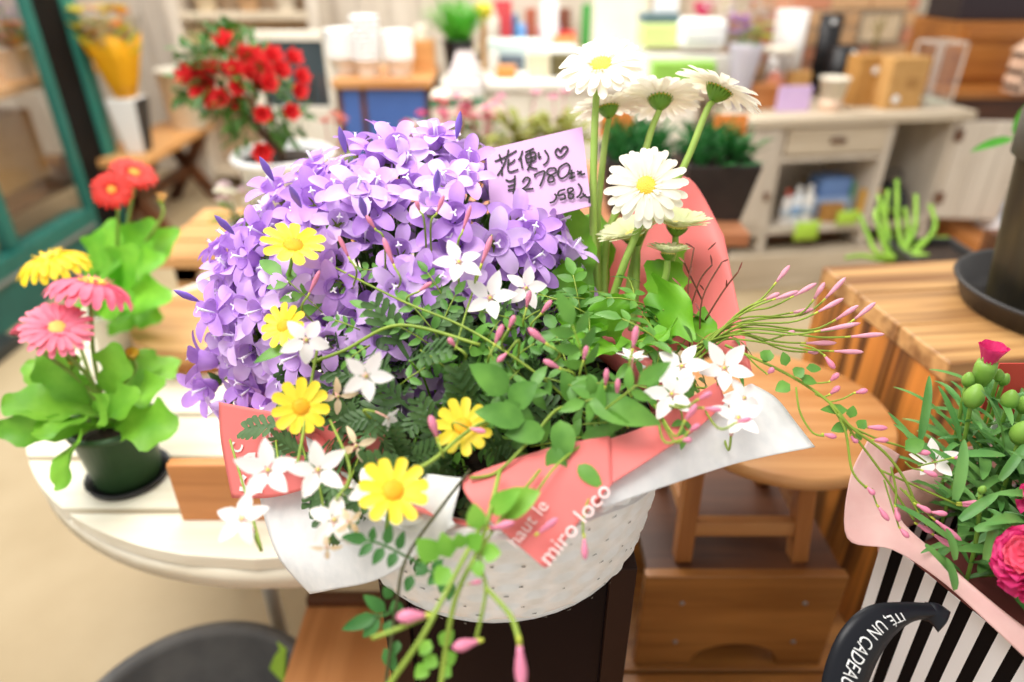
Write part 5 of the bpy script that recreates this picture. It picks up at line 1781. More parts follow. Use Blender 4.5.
# white gerberas
random.seed(71)
WPET = mat('white petals', '#fbf8ec', 0.5, '#f6f1df', 50, trans=0.35)
WPET2 = mat('greenish white petals', '#f0f1cf', 0.5, '#e3e8b8', 50, trans=0.35)
YDISC = mat('yellow disc', '#f0d658', 0.6, '#e8c63c', 60)
GDISC = mat('pale yellow disc', '#f2e58a', 0.6, '#ead968', 60)
SEP = mat('green sepals', '#7fae3c', 0.5, '#6a9a30', 40, trans=0.1)
STEM = mat('pale green stem', '#a9c763', 0.5, '#93b64e', 30, trans=0.1)
GLEAF = mat('fresh gerbera leaf', '#7fbf2f', 0.42, '#5fa323', 25, trans=0.3)
gp = empty('white_gerbera', tuple(P(630, 330, 0.70)), 'white gerbera plant with tall cream heads at the back right of the basket', 'plant')
heads = [  # u, v, depth, radius, facing, stem path (u, v, depth), petals
    (601, 66, 0.655, 0.0445, facing(-.08, .80, .58, 601, 66), [(596, 100, .665), (593, 215, .675), (598, 300, .69)], 0),
    (608, 108, 0.70, 0.040, facing(-.1, .95, -.28, 606, 111), [(604, 150, .705), (597, 230, .70), (600, 310, .70)], 0),
    (660, 100, 0.69, 0.043, facing(.05, .85, -.50, 660, 100), [(652, 128, .69), (640, 165, .69), (608, 235, .70), (604, 320, .70)], 0),
    (719, 90, 0.67, 0.048, facing(.46, .80, -.22, 719, 90), [(706, 112, .67), (682, 170, .68), (640, 240, .69), (625, 320, .70)], 0),
    (646, 186, 0.62, 0.0385, facing(.05, .28, .95, 646, 186), [(641, 220, .635), (622, 270, .65), (606, 320, .67)], 0),
    (677, 227, 0.66, 0.034, facing(.15, .92, .25, 676, 230), [(674, 250, .66), (664, 285, .67), (655, 325, .68)], 1),
    (634, 236, 0.665, 0.037, facing(-.3, .85, .3, 634, 240), [(637, 262, .665), (635, 300, .67), (632, 330, .68)], 1),
    (668, 254, 0.64, 0.022, facing(.1, .95, .1, 668, 256), [(666, 275, .645), (658, 300, .655), (652, 330, .67)], 1),
]
for i, (u, v, d, R, n, path, kind) in enumerate(heads):
    h = daisy_mesh('flower_head', R, 20 if kind == 0 else 24, R * 0.215, 2, WPET if kind == 0 else WPET2, YDISC if kind == 0 else GDISC, SEP, R * (0.27 if kind == 0 else 0.30), strap, 0.10 if kind == 0 else 0.45, inner=True, bend=0.35 if kind == 0 else 0.1)
    h.parent = gp
    c = P(u, v, d)
    h.location = c - gp.location
    h.rotation_mode = 'QUATERNION'
    h.rotation_quaternion = aim(n, rnd(0, 6))
    pts = curve([c - n * R * 0.27] + [P(*q) for q in path], 8)
    k = len(pts)
    MB().tube(pts, [0.0030 + 0.0012 * j / k for j in range(k)], 10).build('stem', STEM, gp, gp.location)
for (b0, b1, up, w, bend, cup) in [
    ((600, 335, .66), (565, 205, .70), (0, -1, .5), .045, .3, .3), ((610, 335, .64), (566, 330, .58), (0, 0, 1), .05, .5, .3),
    ((640, 345, .64), (690, 300, .60), (0, -.5, 1), .075, .5, .25), ((620, 345, .62), (600, 300, .60), (0, -.8, .7), .06, .7, .25),
    ((630, 345, .60), (655, 345, .555), (0, -.3, 1), .06, .7, .25), ((640, 330, .70), (700, 250, .72), (0, -.7, .6), .05, .5, .3),
    ((610, 320, .70), (590, 215, .74), (0, -.9, .4), .045, .4, .3), ((600, 340, .62), (556, 270, .64), (-.3, -.7, .6), .045, .5, .3),
    ((640, 340, .66), (716, 330, .62), (0, -.2, 1), .045, .6, .25), ((625, 330, .72), (640, 230, .78), (0, -.8, .5), .05, .4, .3),
    ((615, 345, .60), (580, 355, .555), (0, -.2, 1), .05, .7, .25), ((650, 340, .64), (668, 262, .66), (0, -.9, .4), .05, .5, .3)]:
    leaf_of(P(*b0), P(*b1), up, w, lobed, bend, cup, GLEAF, gp, gp.location, seg=18, wave=0.25)
for (u, v, d) in ((680, 300, .63), (705, 275, .66), (690, 255, .67)):
    pass

# yellow marguerites with dark lobed leaves
random.seed(81)
YPET = mat('yellow petals', '#ffec4a', 0.45, '#ffe030', 40, trans=0.3)
ODISC = mat('golden disc', '#f2b51c', 0.6, '#e09c12', 60)
EUL = mat('dark lobed leaf', '#567845', 0.45, '#3b5c2d', 40, trans=0.12)
ep = empty('yellow_daisy_plant', tuple(ECE), 'yellow daisy plant with dark lobed leaves in the front left of the basket', 'plant')
for (u, v, d, R, n) in [(293, 246, .545, .0285, facing(.05, .75, .65, 293, 246)), (301, 407, .500, .0235, facing(0, .1, 1, 301, 407)), (463, 427, .485, .0235, facing(0, .25, .95, 463, 427)), (393, 491, .448, .0265, facing(.15, .35, .9, 393, 491)), (284, 326, .535, .021, facing(-.5, .4, .8, 284, 326))]:
    h = daisy_mesh('flower_head', R * .92, 11, R * 0.34, 1, YPET, ODISC, SEP, R * 0.30, strap, 0.22, bend=0.15)
    h.parent = ep
    c = P(u, v, d)
    h.location = c - ep.location
    h.rotation_mode = 'QUATERNION'
    h.rotation_quaternion = aim(n, rnd(0, 6))
    root = ECE + Vector((rnd(-.03, .03), rnd(-.02, .02), 0.02))
    MB().tube(curve([c - n * R * .25, c - n * 0.05 + Vector((0, 0.02, -0.03)), root], 8), 0.0016, 7).build('stem', SEP, ep, ep.location)


def lobed_leaf(mb, p, d, n, L, mi=0):
    d = Vector(d).normalized()
    n = Vector(n)
    n = (n - d * n.dot(d))
    if n.length < 1e-3:
        n = frame_of(d)[0]
    n.normalize()
    s = d.cross(n)
    mb.blade(p, d, n, L, L * 0.10, strap, 0.5, 0.1, 5, mi)
    for k in range(5):
        t = 0.28 + 0.15 * k
        ang = 0.5 * t
        c = p + d * (L * math.sin(ang) / 0.5) - n * (L * (1 - math.cos(ang)) / 0.5)
        for sg in (-1, 1):
            mb.blade(c, d * 0.75 + s * sg * 0.8, n, L * (0.36 - 0.05 * abs(k - 1.5)), L * 0.11, strap, 0.3, 0.15, 3, mi)


mb = MB()
sm = MB()
for i in range(430):
    n = rdir()
    if n.z < -0.35:
        continue
    r = rnd(0.55, 1.02)
    p = ECE + Vector((n.x * ERE[0], n.y * ERE[1], n.z * ERE[2])) * r
    tng = rdir().cross(n)
    lobed_leaf(mb, p, tng * .8 + n * rnd(0.1, 0.7) + Vector((0, -.15, 0)), n + Vector((0, -.2, .3)), rnd(0.032, 0.055))
    if i % 5 == 0:
        sm.tube([ECE + Vector((0, 0, -.06)), ECE.lerp(p, .7), p], 0.0013, 4)
for (u, v, u2, v2) in ((290, 425, 235, 424), (300, 445, 262, 452), (330, 440, 300, 470), (420, 520, 455, 540), (350, 480, 330, 520)):
    a, b = hit(u, v, ECE, ERE, 1.0), P(u2, v2, (hit(u, v, ECE, ERE, 1.0) - EYE).dot(-TOCAM) + 0.005)
    lobed_leaf(mb, a, b - a, (0, -.5, 1), (b - a).length)
mb.build('foliage', EUL, ep, ep.location)
sm.build('branches', SEP, ep, ep.location)

# jasmine
random.seed(91)
JW = mat('white jasmine petals', '#fdfbf8', 0.5, '#f6efec', 40, trans=0.35)
JC = mat('cream wilting petals', '#f6e3c4', 0.55, '#efd2a6', 40, trans=0.3)
JP = mat('pink buds', '#ea93ae', 0.45, '#de7c9c', 60, trans=0.15)
JPL = mat('pale pink buds', '#eeb2c2', 0.45, '#e295ac', 50, trans=0.2)
JT = mat('pink flower tube', '#ecc0b0', 0.5, '#e2a998', 40, trans=0.2)
JG = mat('jasmine stems', '#8fa63c', 0.5, '#76902f', 40)
JDK = mat('dark vine', '#4a4a25', 0.5, '#3a3a1e', 40)
JL = mat('jasmine leaves', '#6fa544', 0.42, '#4c8030', 35, trans=0.22)
JLB = mat('bright jasmine leaves', '#8ec64c', 0.42, '#70ae38', 35, trans=0.3)
JY = mat('yellow green bud base', '#c3c94e', 0.5, '#aab53c', 30)
jp = empty('jasmine_plant', tuple(ECJ), 'jasmine with white stars, pink buds and vines trailing from the front right of the basket', 'plant')


def jas_flower(petal_m, n=5, L=0.0185, W=0.0100, bend=0.35, lift=0.15, spread=0.0):
    f = MB()
    for j in range(n):
        a = 2 * PI * j / n + rnd(-.12, .12)
        f.blade(Vector((math.cos(a), math.sin(a), 0)) * 0.0015, (math.cos(a), math.sin(a), lift + rnd(-.15, .2)), (0, 0, 1), L * rnd(0.92, 1.08), W * rnd(0.9, 1.1), ovate, bend + rnd(-.3, .35), 0.15, 6)
    o = f.build('flower', petal_m, None)
    MB().tube([(0, 0, 0.001), (0.0006, 0, -0.010), (0.0, 0.001, -0.023)], [0.0021, 0.0017, 0.0013], 8).build('flower_tube', JT, o)
    MB().lathe([(0, 0.0012), (0.0012, 0.001), (0.0016, 0)], 8).build('throat', JY, o)
    return o


jproto = [jas_flower(JW), jas_flower(JW, bend=0.7), jas_flower(JW, bend=0.1, lift=0.35)]
cproto = jas_flower(JC, 4, 0.018, 0.0065, 0.8, 0.2)
stems = MB()
for (u, v, size, d, n, wilt) in [
    (459, 262, 46, .535, facing(0, .5, .8, 459, 262), 0), (490, 298, 48, .545, facing(-.1, .35, .95, 490, 298), 0), (526, 288, 40, .555, facing(.25, .2, .95, 526, 288), 0), (306, 340, 46, .500, facing(.1, .1, 1, 306, 340), 0), (366, 376, 48, .465, facing(.1, -.1, 1, 366, 376), 0),
    (388, 418, 24, .490, facing(.75, -.4, .5, 388, 418), 0), (268, 470, 56, .475, facing(-.2, .1, .97, 268, 470), 0), (318, 470, 54, .470, facing(.1, .2, .97, 318, 470), 0), (242, 519, 50, .440, facing(-.3, .4, .8, 242, 519), 0), (334, 520, 50, .450, facing(.1, .2, .95, 334, 520), 0),
    (374, 488, 48, .455, facing(-.35, .2, .9, 374, 488), 0), (327, 548, 30, .440, facing(0, -.6, .8, 327, 548), 1), (356, 446, 40, .490, facing(.2, .1, .95, 356, 446), 1), (338, 396, 38, .510, facing(.1, -.3, .9, 338, 396), 1), (350, 522, 30, .450, facing(.4, -.2, .85, 350, 522), 1),
    (682, 366, 48, .520, facing(-.25, .35, .9, 682, 366), 0), (672, 394, 50, .505, facing(-.15, .15, .97, 672, 394), 0), (724, 368, 50, .525, facing(.2, .3, .93, 724, 368), 0), (632, 358, 30, .530, facing(0, .9, .3, 632, 358), 0), (738, 418, 48, .500, facing(.2, .5, .8, 738, 418), 0), (744, 398, 40, .520, facing(.5, .3, .8, 744, 398), 0), (935, 461, 38, .600, facing(-.2, .3, .93, 935, 461), 0)]:
    if wilt:
        src = cproto
    else:
        src = jproto[random.randrange(3)]
    c = P(u, v, d)
    sc_ = size / 2 * d / FPX / 0.0172
    share(src, 'flower', jp, c - jp.location, aim(n, rnd(0, 6)), sc_)
    if u < 900:
        e = c - n * 0.023 * sc_
        root = hit(u + rnd(-20, 20) - (45 if u > 640 else 0), min(v + 20, 440 if u < 640 else 385), ECJ if u > 400 else ECE, ERJ if u > 400 else ERE, 0.75)
        stems.tube(curve([e, e - n * 0.012 + Vector((0, 0, -0.006)), root], 6), 0.0010, 5)
for o in jproto + [cproto]:
    for ch in list(o.children):
        bpy.data.objects.remove(ch)
    bpy.data.objects.remove(o)


def bud(u0, v0, u1, v1, d, wpx=5.0, d1=None, pale=False, base=True):
    a, b = P(u0, v0, d), P(u1, v1, d1 or d - 0.004)
    L = (b - a).length
    r = wpx / 2 * d / FPX
    prof = [(0, -0.06), (0.30, -0.05), (0.38, 0.02), (0.42, 0.14), (0.55, 0.30), (0.80, 0.45), (1.0, 0.62), (0.92, 0.78), (0.6, 0.92), (0, 1.0)]
    mb = MB()
    mb.lathe([(r * x, L * z) for x, z in prof[:4]], 9, mi=1)
    mb.lathe([(r * x, L * z) for x, z in prof[3:]], 9, mi=0)
    o = mb.build('bud', [JPL if pale else JP, JY], jp)
    o.location = a - jp.location
    o.rotation_mode = 'QUATERNION'
    o.rotation_quaternion = aim(b - a)
    return a, (b - a).normalized()


def vine(pts, r=0.0011, m=JG, n=7, name='vine'):
    cc = curve([P(*q) for q in pts], n)
    MB().tube(cc, r, 6).build(name, m, jp, jp.location)
    return cc


# sprays of pale buds to the right
for (a, b, c, e) in [(774, 285, 790, 265), (772, 300, 799, 291), (790, 298, 817, 283), (812, 302, 825, 282), (822, 302, 846, 277), (814, 314, 844, 298), (790, 313, 814, 309), (832, 322, 859, 305), (851, 322, 876, 302), (814, 332, 861, 323), (845, 337, 885, 334), (801, 343, 837, 343), (829, 351, 864, 352), (806, 352, 819, 352), (764, 300, 780, 293), (782, 336, 795, 331)]:
    q, dd = bud(a, b, c, e, 0.60 + rnd(-.02, .02), 5.2, pale=True)
    hub = P(735 + rnd(-8, 8), 325 + (b - 315) * 0.35 + rnd(-4, 4), 0.60)
    stems.tube(curve([q, q - dd * 0.012 + (hub - q) * 0.15, hub, P(690 + rnd(-12, 12), 352 + rnd(-10, 10), 0.585)], 5), 0.0009, 5)
# reddish twigs in front of the pink paper
for (path) in ([(700, 350), (702, 300), (722, 262)], [(690, 350), (688, 290), (694, 248)], [(702, 300), (690, 275), (684, 262)], [(705, 320), (724, 290), (738, 272)], [(690, 310), (700, 280), (712, 265)], [(694, 330), (682, 300), (680, 285)]):
    vine([(u, v, 0.63 - 0.01 * i) for i, (u, v) in enumerate(path)], 0.0008, mat('reddish twig', '#7b4a35', 0.6, '#68402d', 30), 5, 'twig')
tw = MB()
for (u, v) in ((722, 262), (694, 248), (684, 262), (738, 272), (712, 265), (680, 285), (704, 290), (686, 300), (700, 312), (726, 288), (690, 276), (708, 250)):
    p = P(u, v, 0.615)
    tw.blade(p, rdir() + CAM_UP, TOCAM, 0.010, 0.0028, lance, 0.3, 0.2, 3)
tw.build('withered_buds', mat('withered bud', '#8a4a40', 0.6, '#70382f', 30), jp, jp.location)

# main vine to the right and over the carnations
vine([(725, 345, .585), (787, 374, .575), (829, 402, .565), (851, 427, .56), (884, 452, .565), (905, 480, .57), (917, 508, .575)], 0.0012)
vine([(796, 387, .572), (800, 412, .568), (812, 432, .565), (824, 436, .563)], 0.0009)
vine([(829, 402, .565), (845, 430, .56), (852, 470, .56), (866, 488, .56)], 0.0010)
vine([(851, 427, .56), (880, 440, .57), (905, 448, .58), (926, 462, .595)], 0.0009)
vine([(838, 414, .56), (880, 470, .57), (900, 500, .575), (914, 520, .578)], 0.0010)
vine([(880, 470, .57), (920, 488, .578), (958, 505, .58)], 0.0009)
vine([(891, 467, .57), (896, 490, .572), (895, 505, .572)], 0.0009)
for (a, b, c, e) in [(824, 355, 835, 369), (829, 382, 839, 373), (829, 395, 840, 386), (854, 393, 868, 390), (767, 374, 774, 368), (822, 434, 837, 437), (850, 435, 858, 443), (864, 427, 888, 428), (872, 440, 889, 440), (866, 486, 875, 495), (914, 452, 931, 453), (914, 503, 932, 513), (929, 512, 948, 514), (958, 505, 988, 507), (952, 458, 968, 457), (877, 505, 889, 521), (895, 505, 899, 522), (899, 527, 909, 538), (915, 523, 933, 533), (931, 533, 952, 547), (931, 517, 962, 541), (958, 503, 985, 503), (921, 470, 938, 476)]:
    bud(a, b, c, e, 0.568, 6.0)
for tw_ in ([(800, 345), (813, 348), (824, 355)], [(800, 378), (815, 383), (829, 382)], [(815, 394), (822, 397), (829, 395)], [(830, 402), (842, 399), (854, 393)], [(746, 355), (757, 366), (767, 374)], [(851, 427), (851, 431), (850, 435)], [(884, 480), (890, 500), (899, 527)], [(905, 490), (918, 512), (931, 533)], [(900, 488), (912, 500), (931, 517)], [(905, 492), (918, 503), (929, 512)], [(872, 488), (874, 497), (877, 505)], [(918, 466), (936, 462), (952, 458)], [(905, 462), (912, 468), (921, 470)]):
    vine([(u, v, .568) for u, v in tw_], 0.0007)
# buds around the crown
for (a, b, c, e, w) in [(548, 345, 528, 328, 8), (561, 369, 543, 360, 7), (494, 346, 503, 324, 7), (508, 330, 515, 315, 6), (508, 352, 497, 362, 6), (480, 268, 492, 235, 6), (462, 233, 471, 205, 5), (436, 215, 444, 195, 5), (395, 268, 383, 237, 6), (420, 212, 416, 200, 5), (540, 315, 552, 300, 6), (456, 347, 448, 338, 6), (605, 388, 607, 368, 6), (583, 362, 587, 345, 6), (632, 352, 637, 325, 7), (617, 398, 618, 378, 6), (526, 310, 530, 290, 6), (438, 440, 430, 415, 9), (468, 428, 486, 432, 6), (684, 422, 697, 404, 7), (688, 432, 700, 424, 6), (680, 440, 692, 440, 6), (702, 408, 722, 410, 6), (735, 423, 752, 418, 6), (697, 400, 712, 392, 6), (308, 296, 320, 270, 5), (350, 260, 338, 235, 5), (376, 230, 366, 215, 5), (418, 292, 432, 282, 5)]:
    d = 0.56 if b < 330 else (0.515 if b < 400 else 0.49)
    q, dd = bud(a, b, c, e, d - 0.02, w)
    root = hit(a + rnd(-12, 12) - (30 if b > 395 and a > 640 else 0), min(max(b + 30, 300), 402 if a > 640 else 460), ECJ, ERJ, 0.8)
    stems.tube(curve([q, q - dd * 0.012, root], 5), 0.0009, 5)

# compound leaves over the crown
EDGE = [(200, 430), (330, 470), (400, 500), (460, 500), (520, 465), (600, 445), (650, 425), (700, 385), (745, 350), (900, 330)]


def below_crown(p, m=0):
    q = p - EYE
    d = depth_of(p)
    u, v = 512 + FPX * q.x / d, 341 - FPX * (q.y * math.sin(PITCH) + q.z * math.cos(PITCH)) / d
    for (a, b), (c, e) in zip(EDGE, EDGE[1:]):
        if a <= u < c:
            return v > b + (e - b) * (u - a) / (c - a) - m
    return False


lf = MB()


def compound(mb, p, d, n, L, pairs=3, lw=0.42, rach=None):
    d = Vector(d).normalized()
    n = Vector(n)
    n = (n - d * n.dot(d))
    if n.length < 1e-3:
        n = frame_of(d)[0]
    n.normalize()
    s = d.cross(n)
    bend = rnd(0.3, 0.8)

    def at(t):
        a = bend * t
        return p + d * (L * math.sin(a) / bend) - n * (L * (1 - math.cos(a)) / bend), d * math.cos(a) - n * math.sin(a), n * math.cos(a) + d * math.sin(a)
    (rach or stems).tube([at(t)[0] for t in (0, .33, .66, 1.0)], 0.0007, 4)
    for k in range(pairs):
        t = 0.25 + 0.6 * k / max(1, pairs - 1) if pairs > 1 else 0.5
        c, dd, nn = at(t)
        ll = L * lw * rnd(0.8, 1.1)
        for sg in (-1, 1):
            mb.blade(c, dd * .55 + s * sg * .85, nn, ll, ll * 0.48, ovate, 0.4, 0.15, 5)
    c, dd, nn = at(1.0)
    mb.blade(c, dd, nn, L * lw * 1.35, L * lw * .6, ovate, 0.5, 0.15, 6)


for i in range(330):
    n = rdir()
    if n.z < -0.2:
        continue
    r = rnd(0.7, 1.05)
    p = ECJ + Vector((n.x * ERJ[0], n.y * ERJ[1], n.z * ERJ[2])) * r
    tng = rdir().cross(n)
    if below_crown(p, 10):
        continue
    compound(lf, p, tng * .8 + n * rnd(0.1, .6), n + Vector((0, -.3, .4)), rnd(0.028, 0.05), random.choice((2, 2, 3)))
# sprays lying over the purple flowers
for (u, v, u2, v2, d) in [(440, 340, 405, 290, .54), (440, 330, 455, 285, .545), (430, 345, 390, 315, .535), (445, 300, 425, 265, .56), (400, 330, 360, 300, .545), (470, 310, 520, 315, .545), (420, 350, 460, 372, .525), (400, 385, 440, 350, .525), (360, 330, 330, 315, .545), (370, 345, 340, 360, .53), (500, 320, 480, 345, .54), (330, 320, 270, 260, .575), (540, 310, 500, 330, .55), (360, 290, 320, 270, .575), (395, 275, 355, 262, .575)]:
    a, b = P(u, v, d), P(u2, v2, d - 0.01)
    compound(lf, a, b - a, TOCAM + CAM_UP * .6, (b - a).length * .8, 3, 0.40)
lf.build('foliage', JL, jp, jp.location)
# long arching stems over the crown
vine([(590, 425, .53), (545, 380, .505), (470, 330, .52), (400, 300, .54), (330, 265, .57)], 0.0010)
vine([(480, 345, .515), (400, 325, .53), (345, 350, .53), (312, 362, .525)], 0.0014)
vine([(520, 420, .49), (478, 425, .48), (430, 462, .465), (400, 475, .46)], 0.0014)
vine([(590, 415, .53), (560, 408, .495), (530, 440, .48), (497, 472, .47), (470, 478, .465)], 0.0012)
vine([(455, 350, .52), (470, 300, .545), (492, 235, .575)], 0.0009)
vine([(318, 345, .52), (308, 400, .505), (302, 440, .49), (296, 470, .475)], 0.0012)
vine([(330, 420, .50), (350, 470, .47), (336, 500, .455)], 0.0010)
# single broad leaves in front
for (u, v, u2, v2, w, d, m) in [(508, 392, 470, 365, .022, .49, JL), (510, 405, 537, 383, .020, .488, JL), (525, 420, 475, 412, .020, .48, JL), (575, 402, 562, 370, .016, .50, JL), (588, 402, 660, 424, .023, .485, JL), (560, 420, 566, 462, .018, .485, JL), (545, 432, 505, 435, .018, .482, JL), (578, 465, 602, 488, .012, .475, JL), (553, 445, 560, 490, .015, .48, JL),
                               (530, 430, 505, 400, .017, .487, JL), (292, 345, 254, 363, .010, .535, JL), (600, 430, 640, 405, .016, .50, JL), (490, 512, 520, 490, .014, .440, JLB), (497, 512, 540, 492, .020, .445, JLB)]:
    leaf_of(P(u, v, d), P(u2, v2, d - .006), TOCAM + CAM_UP * .5, w, ovate, .4, .15, m, jp, jp.location, 'leaf')
# hanging vines at the front
vine([(470, 470, .47), (440, 509, .455), (407, 557, .445), (397, 600, .44), (385, 690, .44)], 0.0012, JDK)
vine([(500, 470, .46), (482, 540, .425), (455, 600, .41), (440, 690, .40)], 0.0016)
vine([(540, 470, .465), (484, 545, .425), (486, 590, .415), (477, 635, .41), (475, 644, .41)], 0.0012)
vine([(486, 588, .415), (510, 615, .40), (519, 640, .39)], 0.0016)
vine([(484, 520, .43), (442, 600, .40), (420, 640, .39), (385, 690, .385)], 0.0016)
vine([(436, 612, .40), (400, 628, .395), (372, 638, .395)], 0.0014)
vine([(500, 520, .44), (530, 500, .45), (560, 462, .47), (610, 425, .52)], 0.0009)
vine([(600, 470, .48), (585, 510, .46), (583, 535, .455)], 0.0008)
bud(430, 615, 396, 617, .398, 14)
bud(482, 640, 452, 648, .405, 12)
bud(519, 638, 522, 690, .39, 13)
bud(486, 530, 515, 522, .43, 8)
bud(536, 535, 558, 518, .44, 7)
bud(584, 535, 585, 560, .452, 7)
bud(468, 584, 482, 581, .42, 5)
hl, hb_ = MB(), MB()
for (u, v, u2, v2, w) in [(372, 541, 373, 528, .008), (373, 543, 358, 556, .009), (386, 545, 390, 525, .010), (384, 547, 372, 565, .010), (398, 550, 403, 532, .009), (396, 552, 388, 568, .010), (368, 540, 342, 536, .011), (418, 562, 424, 575, .010), (428, 566, 415, 575, .010), (432, 572, 442, 560, .009), (437, 575, 428, 585, .009), (412, 575, 406, 592, .010), (392, 598, 384, 588, .010), (386, 612, 364, 596, .012), (378, 615, 340, 630, .013), (380, 618, 362, 638, .012), (390, 620, 388, 636, .012), (393, 600, 402, 622, .012), (398, 640, 395, 655, .008), (384, 648, 396, 672, .012), (445, 575, 440, 594, .010), (452, 580, 448, 602, .009)]:
    a, b = P(u, v, .445), P(u2, v2, .440)
    hl.blade(a, b - a, TOCAM + CAM_UP * .4, (b - a).length, w * .75, ovate, .3, .12, 6)
hl.tube(curve([P(342, 538, .445), P(375, 542, .445), P(407, 557, .445)], 6), 0.0009, 5)
hl.tube(curve([P(407, 556, .445), P(430, 572, .443), P(455, 590, .44)], 6), 0.0009, 5)
hl.tube(curve([P(372, 616, .445), P(386, 615, .443), P(397, 605, .44)], 6), 0.0009, 5)
hl.build('hanging_leaves', mat('deep hanging leaves', '#47803a', 0.42, '#33682c', 35, trans=0.2), jp, jp.location)
for (u, v, u2, v2, w) in [(438, 560, 418, 540, .019), (450, 558, 442, 534, .015), (462, 548, 458, 535, .014), (468, 548, 480, 535, .016), (482, 552, 500, 553, .015), (450, 568, 435, 584, .017), (476, 560, 480, 577, .011), (478, 530, 474, 505, .016), (430, 640, 420, 655, .011), (440, 645, 452, 632, .012), (436, 655, 424, 668, .013), (445, 660, 455, 655, .012), (428, 665, 415, 678, .012), (442, 668, 450, 676, .011)]:
    a, b = P(u, v, .418), P(u2, v2, .412)
    hb_.blade(a, b - a, TOCAM + CAM_UP * .4, (b - a).length, w * .8, ovate, .3, .12, 6)
hb_.build('young_leaves', JLB, jp, jp.location)
# little leaves on the right hand vine
hr = MB()
for (u, v, u2, v2, w) in [(786, 366, 784, 352, .010), (794, 376, 804, 368, .011), (790, 384, 776, 390, .012), (800, 378, 818, 382, .010), (806, 368, 822, 368, .009), (760, 352, 772, 360, .011), (770, 350, 764, 362, .011), (848, 410, 822, 408, .010), (850, 418, 854, 406, .009), (848, 425, 832, 430, .010), (858, 428, 866, 420, .009), (856, 432, 862, 440, .008), (905, 450, 925, 440, .014)]:
    a, b = P(u, v, .568), P(u2, v2, .565)
    hr.blade(a, b - a, TOCAM + CAM_UP * .6, (b - a).length, w, ovate, .3, .12, 6)
hr.build('vine_leaves', JL, jp, jp.location)
stems.build('stems', JG, jp, jp.location)

# ---------------------------------------------------------------- carnations in a striped bag
random.seed(101)
A = Vector((0.362, 0.485, 0))
B = Vector((0.432, 0.325, 0))
side = (B - A)
nrm = Vector((side.y, -side.x, 0)).normalized()
if nrm.x > 0:
    nrm = -nrm
inn = -nrm
Cc, Dd = B + inn * 0.22, A + inn * 0.22
BT = 0.855
cen = (A + B + Cc + Dd) / 4
bag = empty('striped_bag', (cen.x, cen.y, PLZ), 'black and white striped paper carrier holding pink carnations at the lower right', 'bag')
mb = MB()
for (q0, q1) in ((A, B), (B, Cc), (Cc, Dd), (Dd, A)):
    nst = 15 if (q0 - q1).length < 0.19 else 19
    for k in range(nst):
        t0, t1 = k / nst, (k + 1) / nst
        rows = []
        for z in range(7):
            f = z / 6
            sc_ = 0.86 + 0.14 * f
            rows.append([cen + (q0.lerp(q1, t) - cen) * sc_ + Vector((0, 0, PLZ + (BT - PLZ) * f)) for t in (t0, t1)])
        mb.grid(rows, k % 2)
mb.build('striped_paper', [mat('bag white', '#e9e7e6', 0.4, '#e2e0df', 5), mat('bag black', '#080709', 0.6, '#0a080a', 5, spec=0.1)], bag, bag.location, smooth=False, solid=0.0008)
MB().add([cen + (q - cen) * 0.97 + Vector((0, 0, BT - 0.03)) for q in (A, B, Cc, Dd)], [(0, 1, 2, 3)]).build('inner_liner', mat('red brown liner', '#8a4a44', 0.6, '#7a3f3a', 8), bag, bag.location, smooth=False, solid=0.001)
coll = empty('pink_tissue', (cen.x, cen.y, BT), 'pale pink tissue collar flaring out of the striped carrier', 'tissue paper')
tp = [[(868, 440, .64), (850, 478, .635), (847, 538, .625), (893, 550, .605), (940, 580, .58), (985, 620, .555), (1040, 672, .525)],
      [(885, 446, .645), (868, 480, .635), (870, 522, .622), (912, 545, .600), (952, 572, .575), (1000, 612, .55), (1050, 655, .52)],
      [(900, 455, .65), (890, 482, .64), (900, 518, .618), (930, 548, .596), (966, 580, .572), (1012, 618, .548), (1060, 652, .52)]]
MB().grid(patch(tp, 6)).build('collar_front', mat('pale pink tissue', '#f6d2cc', 0.6, '#f0c5c0', 40, trans=0.3, bump=0.1), coll, coll.location, solid=0.0006)
rowsr = []
for z, ex in ((-0.02, 1.0), (0.03, 1.08), (0.06, 1.18)):
    row = []
    for (q0, q1) in ((B, Cc), (Cc, Dd), (Dd, A)):
        for k in range(8):
            t = k / 8
            row.append(cen + (q0.lerp(q1, t) - cen) * ex + Vector((0, 0, BT + z + 0.006 * math.sin(k * 2.1))))
    row.append(cen + (A - cen) * ex + Vector((0, 0, BT + z)))
    rowsr.append(row)
MB().grid(rowsr).build('collar_back', MATS['pale pink tissue'], coll, coll.location, solid=0.0006)

